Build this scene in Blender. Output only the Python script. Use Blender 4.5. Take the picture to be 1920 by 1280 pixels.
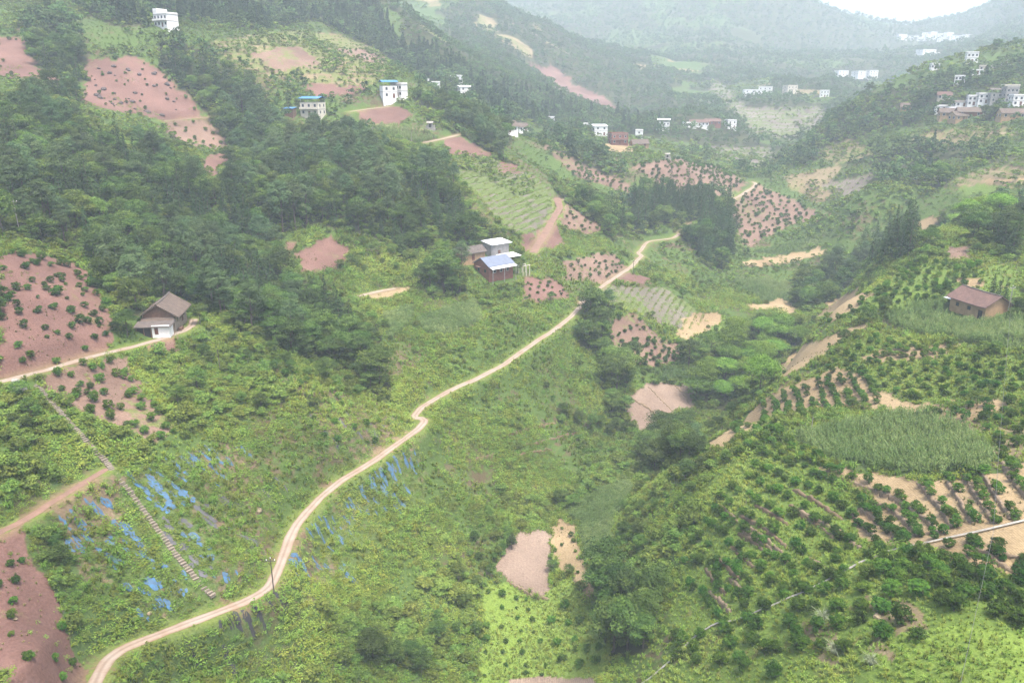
import bpy, math, random
import numpy as np
from mathutils import Vector, Matrix, Euler
R = math.radians
for o in list(bpy.data.objects): bpy.data.objects.remove(o)
SC = bpy.context.scene
COL = SC.collection
# ---------------------------------------------------------------- camera (a drone above the valley head), world, sun, exposure
F = 1450.0            # focal length in pixels of a 1920 px wide frame
PITCH = R(18.0)       # looking down
CAMZ = 112.0          # metres above the datum (stream bed)
cam = bpy.data.cameras.new('camera'); cam.sensor_width = 36.0; cam.lens = 36.0 * F / 1920.0
cam.clip_start = 1.0; cam.clip_end = 20000.0
camo = bpy.data.objects.new('camera', cam); COL.objects.link(camo)
camo.location = (0, 0, CAMZ); camo.rotation_euler = (math.pi / 2 - PITCH, 0, 0)
SC.camera = camo
SUN_EL, SUN_AZ = R(72), R(140)      # azimuth clockwise from +Y: high, behind the viewer to the right
world = bpy.data.worlds.new('World'); SC.world = world; world.use_nodes = True
wn = world.node_tree; wn.nodes.clear()
sky = wn.nodes.new('ShaderNodeTexSky'); sky.sky_type = 'NISHITA'; sky.sun_disc = False
sky.sun_elevation = SUN_EL; sky.sun_rotation = SUN_AZ; sky.air_density = 1.0; sky.dust_density = 6.0; sky.ozone_density = 1.0
bg = wn.nodes.new('ShaderNodeBackground'); bg.inputs['Strength'].default_value = 0.115
wo = wn.nodes.new('ShaderNodeOutputWorld')
wn.links.new(sky.outputs[0], bg.inputs[0]); wn.links.new(bg.outputs[0], wo.inputs[0])
sl = bpy.data.lights.new('sun', 'SUN'); sl.energy = 1.5; sl.angle = R(14); sl.color = (1.0, 0.965, 0.91)
so = bpy.data.objects.new('sun', sl); COL.objects.link(so)
sdir = Vector((math.sin(SUN_AZ) * math.cos(SUN_EL), math.cos(SUN_AZ) * math.cos(SUN_EL), math.sin(SUN_EL)))
so.rotation_euler = sdir.to_track_quat('Z', 'Y').to_euler(); so.location = sdir * 500
SC.view_settings.view_transform = 'Standard'; SC.view_settings.look = 'None'
SC.view_settings.gamma = 1.0; SC.view_settings.use_curve_mapping = False
SC.view_settings.exposure = 2.02
cy = SC.cycles
cy.max_bounces = 5; cy.diffuse_bounces = 2; cy.glossy_bounces = 1; cy.transmission_bounces = 2; cy.volume_bounces = 3
cy.transparent_max_bounces = 4; cy.caustics_reflective = False; cy.caustics_refractive = False
cy.use_denoising = True
cy.use_adaptive_sampling = True; cy.adaptive_threshold = 0.02
# ---------------------------------------------------------------- terrain: height over (azimuth, log range), survey points first
rng = np.random.default_rng(7)
CP_, SP_ = math.cos(PITCH), math.sin(PITCH)
def ray(px, py):
    """azimuth and slope (rise per metre of horizontal range) of a line of sight"""
    u = (np.asarray(px, float) - 960) / F; v = (640 - np.asarray(py, float)) / F
    dy = CP_ + v * SP_; dz = -SP_ + v * CP_
    return np.arctan2(u, dy), dz / np.hypot(u, dy)
SURVEY = [  # sight-line, horizontal range in m
 # left slope below and above the path
 (0,1280,92),(60,1200,101),(200,1252,106),(0,1100,112),(100,1000,124),(0,950,127),(0,820,147),(60,712,166),(200,900,138),
 (400,1125,119),(300,980,132),(250,730,168),(300,830,150),(450,720,176),(310,640,192),(200,660,181),(60,600,184),(60,560,194),(0,480,216),(200,500,232),
 (330,560,222),(400,600,205),(600,800,166),(600,700,185),(480,800,160),(500,950,145),
 # road
 (500,1100,122),(640,890,159),(780,775,185),(950,670,222),(1090,570,270),(1200,475,348),(1290,420,402),(1410,345,500),
 # slope between the road and the stream
 (700,950,155),(650,1100,136),(500,1250,113),(800,1100,143),(850,950,166),(900,800,193),(1000,780,209),(1050,680,236),(1000,880,190),
 (870,1280,122),(1040,1270,123),(985,1050,157),(1100,1000,166),(1070,900,190),(1100,800,221),(1220,750,240),(1180,700,252),(1130,620,262),(1250,620,280),(1300,560,312),(1200,540,297),(1300,500,352),
 (1450,530,360),(1500,470,412),(1440,440,425),(1540,420,455),(1330,450,388),(1400,640,292),(1340,700,262),(1430,590,312),
 # above the road
 (700,760,180),(640,640,206),(700,550,246),(930,500,280),(860,560,252),(900,600,240),(600,480,266),(560,350,305),(740,330,322),(900,420,302),(960,370,332),(1050,420,335),(1020,480,300),(1120,480,318),
 (820,450,282),(400,470,262),(430,300,340),
 (0,400,250),(0,300,296),(120,200,360),(250,200,392),(420,180,418),(588,212,410),(735,182,430),(850,250,398),(300,60,468),(0,100,436),(0,0,540),(200,0,560),(560,90,500),(480,40,600),(660,120,470),
 (700,240,400),
 # spur below the shrine and the gullies behind it
 (880,265,396),(960,302,386),(1040,352,372),(1130,422,350),(1000,270,450),(1100,335,430),(1190,400,402),(1250,310,472),(1150,262,560),(950,245,520),(1330,330,490),(1430,380,470),(1540,405,470),(1242,240,720),(870,172,500),
 # wooded ridges behind
 (640,40,660),(720,0,770),(770,60,790),(900,170,620),(860,100,860),(1000,230,640),(1000,150,860),(940,0,1300),(1050,60,1260),(1140,112,1200),(1280,190,1010),(1150,215,820),
 (1300,230,740),(1380,280,700),(1430,255,760),(1500,210,860),(1400,180,1020),(1440,310,640),
 (1200,60,1700),(1300,100,1500),(1400,120,1350),(1500,100,1700),(1600,120,1600),(1600,160,1250),(1700,110,1900),(1800,90,1900),(1700,150,1150),
 (1000,2,2000),(1100,10,2000),(1137,13,2020),(1180,0,2000),(1300,-50,2000),(1400,-40,2000),(1490,0,2050),(1560,25,2100),(1620,45,2150),(1690,62,2300),(1760,50,2350),(1850,25,2250),(1890,0,2150),(1930,-30,2100),(2100,-120,2000),
 # right spur with the village
 (1450,322,570),(1540,242,630),(1640,185,670),(1760,142,710),(1920,98,730),(1600,300,530),(1500,370,490),(1700,230,570),(1850,205,560),(1920,255,490),(1900,335,410),(1840,400,340),(1700,350,440),(1600,360,440),
 # near right hill
 (1250,1280,100),(1500,1280,88),(1900,1280,80),(1600,1120,102),(1900,1150,96),(1300,1150,113),(1180,1130,131),(1200,950,160),(1900,1000,113),(1650,960,127),(1480,900,138),(1900,880,134),(1700,820,156),
 (1340,900,148),(1300,990,136),(1400,1050,120),
 (1560,750,181),(1750,640,202),(1900,680,184),(1840,575,228),(1340,815,167),(1450,712,203),(1530,612,238),(1650,525,266),(1700,440,300),(1780,440,300),(1900,450,290),(1640,600,222),
]
HIDDEN = [  # sight-line bearing only (px at mid height), range, height relative to the camera: ground behind the crests and beyond the frame
 (1340,190,-93),(1400,225,-95),(1450,245,-95),(1530,285,-88),(1600,330,-80),(1680,360,-72),(1300,205,-97),
 (1780,345,-60),(1920,330,-50),
 (1540,720,-30),(1640,800,-20),(1760,860,0),(1920,860,30),(1450,640,-58),(1640,1000,-10),(1900,1100,40),
 (720,900,60),(640,900,75),(500,900,90),(300,900,100),(0,900,110),(-300,900,120),
 (940,1500,90),(1050,1480,60),(1140,1420,30),(0,1500,160),(400,1500,150),(700,1400,140),
 (1000,2500,150),(1300,2500,190),(1500,2500,150),(1690,2700,100),(1850,2700,130),(2100,2500,260),
 (0,3500,120),(600,3500,100),(1000,3500,100),(1500,3500,100),(1900,3500,120),(2400,3500,120),(-500,3500,150),
 (0,45,-80),(500,45,-90),(960,45,-98),(1400,45,-84),(1900,45,-70),(-500,45,-72),(2500,45,-64),
 (960,80,-112),(700,80,-101),(1200,80,-95),
 (-400,100,-70),(-400,160,-55),(-400,240,-38),(-400,400,15),(-400,600,60),
 (2300,100,-62),(2300,180,-55),(2300,280,-40),(2300,420,-20),(2300,600,5),(2300,1000,60),(2300,1900,260),(-400,1900,200),
]
def survey_xyz():
    s = np.array(SURVEY, float); az, e = ray(s[:, 0], s[:, 1]); pts = [np.stack([az, np.log(s[:, 2]), e * s[:, 2]], 1)]
    h = np.array(HIDDEN, float); az, _ = ray(h[:, 0], np.full(len(h), 640.)); pts.append(np.stack([az, np.log(h[:, 1]), h[:, 2]], 1))
    return np.concatenate(pts)
SV = survey_xyz()
def _phi(d2): return np.sqrt(d2 + 0.05 ** 2)
def _fit():
    n = len(SV); d2 = ((SV[:, None, :2] - SV[None, :, :2]) ** 2).sum(2)
    A = np.zeros((n + 3, n + 3)); A[:n, :n] = _phi(d2) + np.eye(n) * -0.002
    P = np.concatenate([np.ones((n, 1)), SV[:, :2]], 1); A[:n, n:] = P; A[n:, :n] = P.T
    return np.linalg.solve(A, np.concatenate([SV[:, 2], np.zeros(3)]))
WT = _fit()
def _hash(ix, iy, seed):
    h = (ix.astype(np.int64) * 374761393 + iy.astype(np.int64) * 668265263 + seed * 1442695041) & 0x7fffffff
    h = ((h ^ (h >> 13)) * 1274126177) & 0x7fffffff
    return ((h ^ (h >> 16)) & 0xffff) / 65535.0
def vnoise(x, y, seed=0):
    x = np.asarray(x, float); y = np.asarray(y, float)
    ix = np.floor(x); iy = np.floor(y); fx = x - ix; fy = y - iy
    fx = fx * fx * (3 - 2 * fx); fy = fy * fy * (3 - 2 * fy)
    a = _hash(ix, iy, seed); b = _hash(ix + 1, iy, seed); c = _hash(ix, iy + 1, seed); d = _hash(ix + 1, iy + 1, seed)
    return (a * (1 - fx) + b * fx) * (1 - fy) + (c * (1 - fx) + d * fx) * fy
def fbm(x, y, oct=4, seed=0):
    s = 0; a = 0.5; t = 0
    for k in range(oct):
        s = s + a * vnoise(x * 2 ** k, y * 2 ** k, seed + k * 17); t += a; a *= 0.5
    return s / t - 0.5
NA, NR = 704, 896
AZ0, AZ1, L0, L1 = R(-46), R(46), math.log(45.0), math.log(3500.0)
AZ = np.linspace(AZ0, AZ1, NA); LR = np.linspace(L0, L1, NR); RR = np.exp(LR)
def _grid():
    step = 4
    a = np.linspace(AZ0, AZ1, NA // step + 1); l = np.linspace(L0, L1, NR // step + 1)
    ga, gl = np.meshgrid(a, l, indexing='ij'); q = np.stack([ga.ravel(), gl.ravel()], 1)
    z = np.empty(len(q))
    for i in range(0, len(q), 4000):
        d2 = ((q[i:i + 4000, None, :] - SV[None, :, :2]) ** 2).sum(2)
        z[i:i + 4000] = _phi(d2) @ WT[:-3] + WT[-3] + q[i:i + 4000] @ WT[-2:]
    z = z.reshape(ga.shape)
    fa = (AZ - AZ0) / (AZ1 - AZ0) * (len(a) - 1); fl = (LR - L0) / (L1 - L0) * (len(l) - 1)
    ia = np.minimum(fa.astype(int), len(a) - 2); il = np.minimum(fl.astype(int), len(l) - 2)
    ta = (fa - ia)[:, None]; tl = (fl - il)[None, :]
    z00 = z[np.ix_(ia, il)]; z10 = z[np.ix_(ia + 1, il)]; z01 = z[np.ix_(ia, il + 1)]; z11 = z[np.ix_(ia + 1, il + 1)]
    return (z00 * (1 - ta) + z10 * ta) * (1 - tl) + (z01 * (1 - ta) + z11 * ta) * tl
GX = np.sin(AZ)[:, None] * RR[None, :]; GY = np.cos(AZ)[:, None] * RR[None, :]
H = _grid() + CAMZ
far = np.clip((RR - 350) / 900, 0, 1)[None, :]
H = H + fbm(GX / 22, GY / 22, 4, 3) * 2.2 + far * (np.abs(fbm(GX / 260, GY / 260, 5, 9)) * -70 + 14 + fbm(GX / 90, GY / 90, 4, 5) * 22)
def hgt(x, y, G=None):
    """ground height under world x, y"""
    G = H if G is None else G
    x = np.asarray(x, float); y = np.asarray(y, float)
    fa = np.clip((np.arctan2(x, y) - AZ0) / (AZ1 - AZ0) * (NA - 1), 0, NA - 1.001)
    fl = np.clip((np.log(np.maximum(np.hypot(x, y), 1e-3)) - L0) / (L1 - L0) * (NR - 1), 0, NR - 1.001)
    ia = fa.astype(int); il = fl.astype(int); ta = fa - ia; tl = fl - il
    return (G[ia, il] * (1 - ta) + G[ia + 1, il] * ta) * (1 - tl) + (G[ia, il + 1] * (1 - ta) + G[ia + 1, il + 1] * ta) * tl
def ground_at(px, py):
    """where a line of sight first meets the ground: world x, y"""
    px = np.atleast_1d(np.asarray(px, float)); py = np.atleast_1d(np.asarray(py, float))
    az, e = ray(px, py)
    fa = np.clip((az - AZ0) / (AZ1 - AZ0) * (NA - 1), 0, NA - 1.001); ia = fa.astype(int); ta = (fa - ia)[:, None]
    prof = H[ia] * (1 - ta) + H[ia + 1] * ta
    gap = (CAMZ + e[:, None] * RR[None, :]) - prof
    under = gap <= 0; under[:, :8] = False
    k = np.where(under.any(1), under.argmax(1), NR - 1); k = np.maximum(k, 1)
    n = np.arange(len(k)); g0 = gap[n, k - 1]; g1 = gap[n, k]
    t = np.clip(g0 / np.where(np.abs(g0 - g1) < 1e-9, 1, g0 - g1), 0, 1)
    r = np.exp(LR[k - 1] + t * (LR[k] - LR[k - 1]))
    return np.stack([np.sin(az) * r, np.cos(az) * r], 1)
# ---------------------------------------------------------------- land cover: plots surveyed along sight-lines, kept as outlines on the ground
def outline(pts, step=12.0):
    p = np.array(pts, float); q = []
    for a, b in zip(p, np.roll(p, -1, 0)):
        n = max(1, int(np.hypot(*(b - a)) / step)); q.append(a + (b - a) * (np.arange(n) / n)[:, None])
    q = np.concatenate(q); return ground_at(q[:, 0], q[:, 1])
def line(pts, step=6.0):
    p = np.array(pts, float); q = []
    for a, b in zip(p[:-1], p[1:]):
        n = max(1, int(np.hypot(*(b - a)) / step)); q.append(a + (b - a) * (np.arange(n) / n)[:, None])
    q = np.concatenate(q + [p[-1:]]); return ground_at(q[:, 0], q[:, 1])
def inside(x, y, poly):
    x = np.asarray(x); y = np.asarray(y); ok = np.zeros(x.shape, bool)
    lo = poly.min(0); hi = poly.max(0)
    m = (x >= lo[0]) & (x <= hi[0]) & (y >= lo[1]) & (y <= hi[1]); idx = np.nonzero(m)
    X = x[idx]; Y = y[idx]; r = np.zeros(X.shape, bool)
    for (ax, ay), (bx, by) in zip(poly, np.roll(poly, -1, 0)):
        if ay == by: continue
        c = ((ay > Y) != (by > Y)) & (X < (bx - ax) * (Y - ay) / (by - ay) + ax); r ^= c
    ok[idx] = r; return ok
def curve(P, n_iter=2):
    P = np.asarray(P, float)
    for _ in range(n_iter):
        Q = np.empty((2 * len(P) - 2, 2)); Q[0::2] = P[:-1] * .75 + P[1:] * .25; Q[1::2] = P[:-1] * .25 + P[1:] * .75
        P = np.concatenate([P[:1], Q, P[-1:]])
    return P
def resample(P, step):
    P = np.asarray(P, float); s = np.concatenate([[0], np.cumsum(np.hypot(*(np.diff(P, axis=0).T)))])
    n = max(2, int(round(s[-1] / step)) + 1); t = np.linspace(0, s[-1], n)
    return np.stack([np.interp(t, s, P[:, 0]), np.interp(t, s, P[:, 1])], 1)
def dist_line(x, y, P):
    """distance to a polyline, and signed side"""
    best = np.full(x.shape, 1e9); side = np.zeros(x.shape); para = np.zeros(x.shape)
    s = 0.0
    for a, b in zip(P[:-1], P[1:]):
        d = b - a; L2 = d @ d + 1e-9; L = math.sqrt(L2)
        t = np.clip(((x - a[0]) * d[0] + (y - a[1]) * d[1]) / L2, 0, 1)
        ex = x - (a[0] + t * d[0]); ey = y - (a[1] + t * d[1]); q = ex * ex + ey * ey
        m = q < best; best[m] = q[m]; side[m] = (d[0] * ey - d[1] * ex)[m]; para[m] = (s + t * L)[m]; s += L
    return np.sqrt(best), np.sign(side), para

def gully(pts, depth, width):
    global H
    P = resample(curve(line(pts), 1), 4.0); lo = P.min(0) - width * 3; hi = P.max(0) + width * 3
    m = (GX > lo[0]) & (GX < hi[0]) & (GY > lo[1]) & (GY < hi[1])
    d, s, t = dist_line(GX[m], GY[m], P); L = t.max() + 1e-6
    H[m] -= depth * np.exp(-(d / width) ** 2) * np.clip(np.minimum(t, L - t) / (0.15 * L), 0, 1)
gully([(420,400),(500,540),(600,640),(700,735),(770,790)], 5.0, 11)
gully([(820,800),(900,860),(960,930),(960,980)], 3.5, 9)
gully([(960,260),(1060,330),(1150,400),(1260,470)], 6.0, 14)
gully([(430,180),(440,280),(520,380)], 5.0, 18)
gully([(700,30),(800,130),(930,210)], 10.0, 30)
gully([(1000,100),(1100,170),(1230,220)], 16.0, 50)
gully([(1800,420),(1700,400),(1620,400)], 4.0, 14)

# ground classes: colour of the bare ground, how weedy it is, colour of its weeds
GROUND = {
 'weeds':  ((.100,.078,.042), .60, (.060,.098,.022)), 'grass': ((.125,.125,.036), .66, (.092,.142,.027)), 'dry': ((.185,.145,.085), .46, (.115,.130,.042)),
 'forest': ((.045,.052,.020), .3, (.04,.065,.02)), 'red': ((.150,.084,.068), .32, (.135,.105,.055)), 'rose': ((.172,.112,.084), .36, (.12,.135,.045)),
 'tan':    ((.265,.198,.112), .14, (.14,.15,.05)), 'pink': ((.225,.168,.130), .02, (.15,.16,.06)), 'mulch': ((.15,.11,.07), .55, (.075,.11,.03)),
 'corn':   ((.09,.08,.038), .6, (.06,.09,.025)), 'rows': ((.14,.122,.098), .50, (.095,.125,.04)), 'scrub': ((.07,.075,.03), .6, (.055,.09,.024)),
 'grey':   ((.145,.122,.105), .38, (.10,.12,.05)), 'lawn': ((.14,.15,.04), .8, (.128,.188,.034)),
}
PLOTS = []   # dict(cls, name, label, poly)
def plot(cls, pts, label=None, **kw):
    PLOTS.append(dict(cls=cls, poly=outline(pts), label=label, **kw))
# woods ---------------------------------------------------------
plot('forest', [(0,190),(60,160),(140,190),(160,230),(290,255),(330,270),(385,300),(440,290),(410,250),(400,210),(330,150),(300,120),(330,90),(420,110),(480,150),(500,190),(540,222),(640,228),(680,250),(760,270),(800,275),(845,290),(850,330),(870,370),(900,410),(940,445),(940,462),(880,470),(840,478),(790,470),(760,492),(700,450),(640,430),(600,420),(560,430),(510,450),(550,520),(620,535),(660,560),(700,590),(715,640),(725,690),(735,735),(700,745),(660,700),(600,690),(540,660),(470,630),(400,590),(370,578),(350,570),(290,580),(245,600),(215,590),(200,540),(170,480),(100,465),(40,450),(0,440)], wood='big')
plot('forest', [(785,500),(845,485),(868,520),(870,555),(800,562)], wood='farm')
plot('forest', [(40,40),(120,30),(150,60),(165,110),(160,150),(110,150),(60,110)], wood='top')
plot('forest', [(130,0),(700,0),(740,80),(790,110),(830,160),(760,130),(650,70),(600,40),(540,50),(480,60),(400,45),(340,40),(300,20),(280,50),(220,50),(170,30)], wood='ridge')
plot('forest', [(295,90),(340,75),(400,120),(440,150),(450,200),(400,215),(350,180),(310,130)], wood='top')
plot('forest', [(740,80),(830,110),(960,170),(1100,212),(1200,232),(1300,250),(1200,250),(1100,240),(980,230),(900,220),(870,180),(800,150)], wood='ridge')
plot('forest', [(775,185),(850,195),(950,230),(960,262),(930,285),(990,320),(930,300),(880,262),(800,225)], wood='gully')
plot('forest', [(1040,250),(1130,290),(1190,335),(1130,330),(1060,300)], wood='gully')
plot('forest', [(1030,335),(1100,350),(1170,390),(1190,430),(1150,450),(1110,420),(1060,380)], wood='gully')
plot('forest', [(1200,360),(1290,365),(1380,380),(1380,450),(1360,510),(1320,500),(1290,460),(1250,420),(1190,440),(1180,385)], wood='conifer')
plot('forest', [(1085,560),(1135,550),(1140,600),(1130,655),(1082,650),(1095,600)], wood='spur')
plot('forest', [(1290,690),(1340,660),(1420,615),(1500,610),(1520,625),(1470,685),(1430,735),(1360,775),(1300,750)], wood='umbrella')
plot('forest', [(1470,550),(1560,510),(1600,490),(1570,570),(1510,590)], wood='spur')
plot('forest', [(1570,525),(1620,460),(1680,425),(1720,405),(1710,475),(1640,510),(1585,535)], wood='conifer')
plot('forest', [(1720,455),(1770,455),(1775,482),(1720,485)], wood='gully')
plot('forest', [(1745,410),(1860,400),(1870,420),(1750,425)], wood='umbrella')
plot('forest', [(1800,450),(1900,445),(1920,490),(1890,490),(1810,470)], wood='spur')
plot('forest', [(1185,860),(1250,810),(1300,800),(1305,860),(1260,905),(1210,905)], wood='stream')
plot('forest', [(1115,1110),(1200,1100),(1235,1150),(1205,1230),(1150,1235),(1115,1165)], wood='stream')
plot('scrub', [(600,1140),(760,1130),(860,1040),(890,1090),(890,1280),(240,1280),(330,1215),(450,1190)], wood='thicket')
plot('scrub', [(30,1000),(110,965),(150,1080),(260,1150),(330,1180),(170,1240),(130,1180),(100,1100)], wood='thicket')
plot('scrub', [(0,730),(70,730),(200,890),(110,940),(0,970)], wood='thicket')
plot('scrub', [(920,990),(1000,960),(1090,900),(1180,850),(1200,890),(1060,950),(990,985)], wood='thicket')
plot('scrub', [(330,700),(480,690),(560,740),(480,800),(340,810),(300,760)], wood='thicket')
plot('scrub', [(1200,900),(1290,870),(1310,960),(1260,1060),(1210,1130),(1150,1080),(1160,980)], wood='thicket')
plot('scrub', [(1130,660),(1180,690),(1170,760),(1200,830),(1150,800),(1110,730)], wood='thicket')
plot('forest', [(1140,660),(1200,690),(1165,745),(1180,800),(1150,780),(1120,710)], wood='stream')
# open ground ---------------------------------------------------
plot('red', [(0,475),(60,475),(130,490),(170,510),(195,560),(215,612),(200,648),(100,680),(0,702)], 'sloping red soil orchard plot above the concrete lane to the tiled farmhouse')
plot('red', [(0,1000),(40,985),(62,1050),(110,1120),(128,1200),(165,1245),(130,1290),(-60,1290),(-60,1000)], 'bare red soil slope with a few young trees beside the valley road')
plot('rose', [(75,714),(130,695),(230,674),(250,700),(275,745),(325,785),(330,812),(290,830),(230,806),(150,770)], 'reddish orchard plot beside the top of the concrete steps')
plot('red', [(280,652),(342,640),(332,662),(285,670)], 'small patch of red earth below the lane at the tiled farmhouse')
plot('red', [(-60,70),(45,68),(60,110),(80,140),(150,152),(60,146),(-60,140)], 'bare red field below the dark copse near the hilltop')
plot('red', [(165,115),(250,105),(300,130),(340,170),(385,222),(310,225),(230,210),(150,190)], 'broad red hillside with dark rock outcrops')
plot('rose', [(300,227),(400,232),(425,275),(380,280),(320,252)], 'pale red clearing below the broad red hillside')
plot('red', [(385,292),(432,285),(432,302),(398,332),(380,322)], 'small red clearing enclosed by the wood')
plot('weeds', [(510,460),(560,440),(640,432),(700,440),(760,492),(740,522),(690,548),(640,532),(560,492)])
plot('weeds', [(528,190),(625,186),(655,205),(650,240),(530,240)])
plot('red', [(552,478),(620,440),(657,465),(640,500),(570,512)], 'red soil clearing on the grassy slope behind the brick farm')
plot('red', [(500,462),(560,448),(545,482),(515,478)], 'narrow red bank at the edge of the wood')
plot('dry', [(400,75),(470,65),(560,55),(640,65),(700,90),(742,122),(690,165),(600,160),(550,150),(480,140),(420,110)], terr=2.4)
plot('rose', [(620,92),(700,92),(738,122),(690,117)], 'reddish terrace below the ridge wood')
plot('rose', [(470,100),(560,85),(600,120),(520,135)])
plot('red', [(560,157),(690,162),(660,177),(600,182)], 'red terrace above the blue roofed house')
plot('red', [(660,212),(740,195),(772,215),(750,232),(690,227)], 'red bank under the white house with the blue roof')
plot('corn', [(690,232),(770,237),(840,264),(800,272),(720,256)], crop='dry')
plot('red', [(835,264),(868,259),(932,295),(842,290)], 'red field corner at the end of the hill lane')
plot('rows', [(850,298),(930,298),(1000,330),(1062,372),(1045,420),(1000,450),(950,428),(885,352),(850,322)], 'terraced plot of grey and green crop rows on the spur', rows=True, terr=2.0)
plot('red', [(935,302),(968,308),(975,325),(938,325)])
plot('rose', [(1062,382),(1130,428),(1100,440),(1042,422)], 'pale orchard plot at the foot of the terraced spur')
plot('red', [(975,440),(1035,420),(1062,455),(1012,472),(985,467)], 'red earth yard beside the brick farm')
plot('rose', [(1055,490),(1140,472),(1180,500),(1150,525),(1060,525)], 'pale red orchard plot between the brick farm and the road')
plot('red', [(1160,512),(1212,518),(1220,530),(1160,530)], 'red soil strip below the road bend')
plot('red', [(985,520),(1030,520),(1068,555),(1000,568),(975,563)], 'red soil plot in front of the brick farm')
plot('tan', [(672,555),(740,540),(770,538),(720,562)], 'pale earth yard beside the big tree')
plot('corn', [(780,600),(850,575),(890,565),(907,600),(850,628),(800,625)], crop='young')
plot('corn', [(720,590),(775,575),(770,610),(730,640)], crop='young')
plot('rose', [(1142,600),(1190,588),(1250,640),(1290,640),(1260,680),(1180,682),(1140,640)], 'small orchard plot on the spur below the road')
plot('rows', [(1120,535),(1250,540),(1330,598),(1280,622),(1200,588),(1135,570)], 'grey green crop slope below the road bend', rows=True)
plot('tan', [(1290,590),(1350,585),(1355,610),(1290,640),(1270,630)])
plot('pink', [(1180,742),(1220,716),(1310,724),(1300,760),(1242,788),(1220,825),(1195,810),(1176,772)], 'pale terraced paddies beside the stream')
plot('corn', [(1225,702),(1285,682),(1315,716),(1240,716)], crop='full')
plot('corn', [(1370,522),(1470,527),(1500,560),(1440,572),(1400,552)], crop='young')
plot('tan', [(1408,572),(1470,566),(1482,575),(1412,582)])
plot('corn', [(1400,472),(1500,452),(1565,425),(1572,445),(1520,465),(1470,477)], crop='young')
plot('tan', [(1395,492),(1470,478),(1540,464),(1560,474),(1480,492),(1410,502)])
plot('tan', [(1455,556),(1500,578),(1485,590),(1440,572)])
plot('pink', [(930,1065),(975,1000),(1010,990),(1035,1005),(1030,1122),(1000,1116),(950,1085)], 'smooth pink tilled plot on the valley floor')
plot('tan', [(1037,985),(1055,972),(1080,990),(1085,1030),(1125,1105),(1102,1117),(1072,1080),(1037,1062)], 'narrow pale plot between the pink plot and the maize')
plot('corn', [(1062,965),(1100,935),(1170,902),(1190,915),(1150,980),(1150,1050),(1122,1080),(1092,1030),(1086,985)], crop='full')
plot('lawn', [(905,1092),(960,1092),(1008,1127),(1062,1082),(1125,1170),(1140,1250),(1120,1290),(895,1290)])
plot('pink', [(960,1270),(1120,1268),(1125,1300),(950,1300)], 'strip of pale soil below the bright grass plot')

plot('weeds', [(940,800),(1100,775),(1170,830),(1100,880),(980,880)], terr=1.7)
plot('grass', [(1290,690),(1300,640),(1360,600),(1380,640)])
# near right hill
plot('grass', [(1340,880),(1420,850),(1540,880),(1600,950),(1690,1020),(1560,1090),(1400,1150),(1290,1200),(1255,1150),(1300,1000)], orchard=True)
plot('grass', [(1480,1110),(1600,1062),(1700,1030),(1830,1065),(1940,1080),(1960,1300),(1180,1300),(1300,1190)])
plot('grass', [(1430,740),(1560,680),(1640,620),(1800,665),(1940,680),(1940,745),(1830,745),(1740,765),(1640,735),(1620,695)])
plot('grass', [(1540,610),(1650,535),(1720,490),(1900,500),(1920,560),(1800,565),(1640,590)])
plot('lawn', [(1700,1185),(1800,1170),(1940,1200),(1940,1300),(1700,1300),(1640,1250)])
plot('dry', [(1620,1110),(1700,1128),(1745,1172),(1690,1192),(1640,1160)])
plot('dry', [(1505,1160),(1560,1168),(1585,1245),(1530,1235)])
plot('dry', [(1640,1190),(1690,1220),(1680,1240),(1630,1215)])
plot('corn', [(1480,822),(1600,792),(1730,772),(1800,800),(1862,852),(1850,887),(1700,892),(1560,867)], crop='full')
plot('corn', [(1645,597),(1720,572),(1800,572),(1840,590),(1930,605),(1930,662),(1800,642),(1700,627)], crop='full')
plot('tan', [(1612,667),(1700,648),(1805,645),(1760,672),(1650,677)], 'sandy orchard patch below the upper maize field')
plot('tan', [(1424,718),(1500,650),(1640,600),(1590,632),(1532,672),(1452,716)], 'long pale fallow strip along the hill crest')
plot('tan', [(1312,840),(1400,785),(1430,747),(1560,692),(1620,702),(1640,732),(1720,757),(1795,752),(1700,774),(1600,767),(1500,772),(1440,792),(1352,840)], 'sandy orchard strip planted in short tree rows')
plot('tan', [(1535,877),(1620,884),(1720,902),(1850,892),(1940,858),(1960,1090),(1830,1062),(1700,1022),(1622,1012),(1590,962),(1640,942),(1600,907)], 'stepped sandy terraces between dry stone walls')
plot('dry', [(1742,772),(1830,748),(1940,742),(1940,858),(1872,850),(1802,792)])
plot('tan', [(1760,780),(1860,745),(1900,760),(1800,800)])
plot('tan', [(1690,422),(1750,407),(1762,430),(1692,432)], 'sandy clearing beside the bright spreading trees')
plot('rose', [(1780,462),(1815,462),(1830,487),(1780,487)], 'reddish clearing behind the evergreen wood on the hill')
plot('tan', [(1530,595),(1560,565),(1600,548),(1640,552),(1620,565),(1560,605)], 'pale eroded bank on the hill crest')
plot('tan', [(1795,525),(1830,520),(1850,535),(1800,540)])
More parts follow.
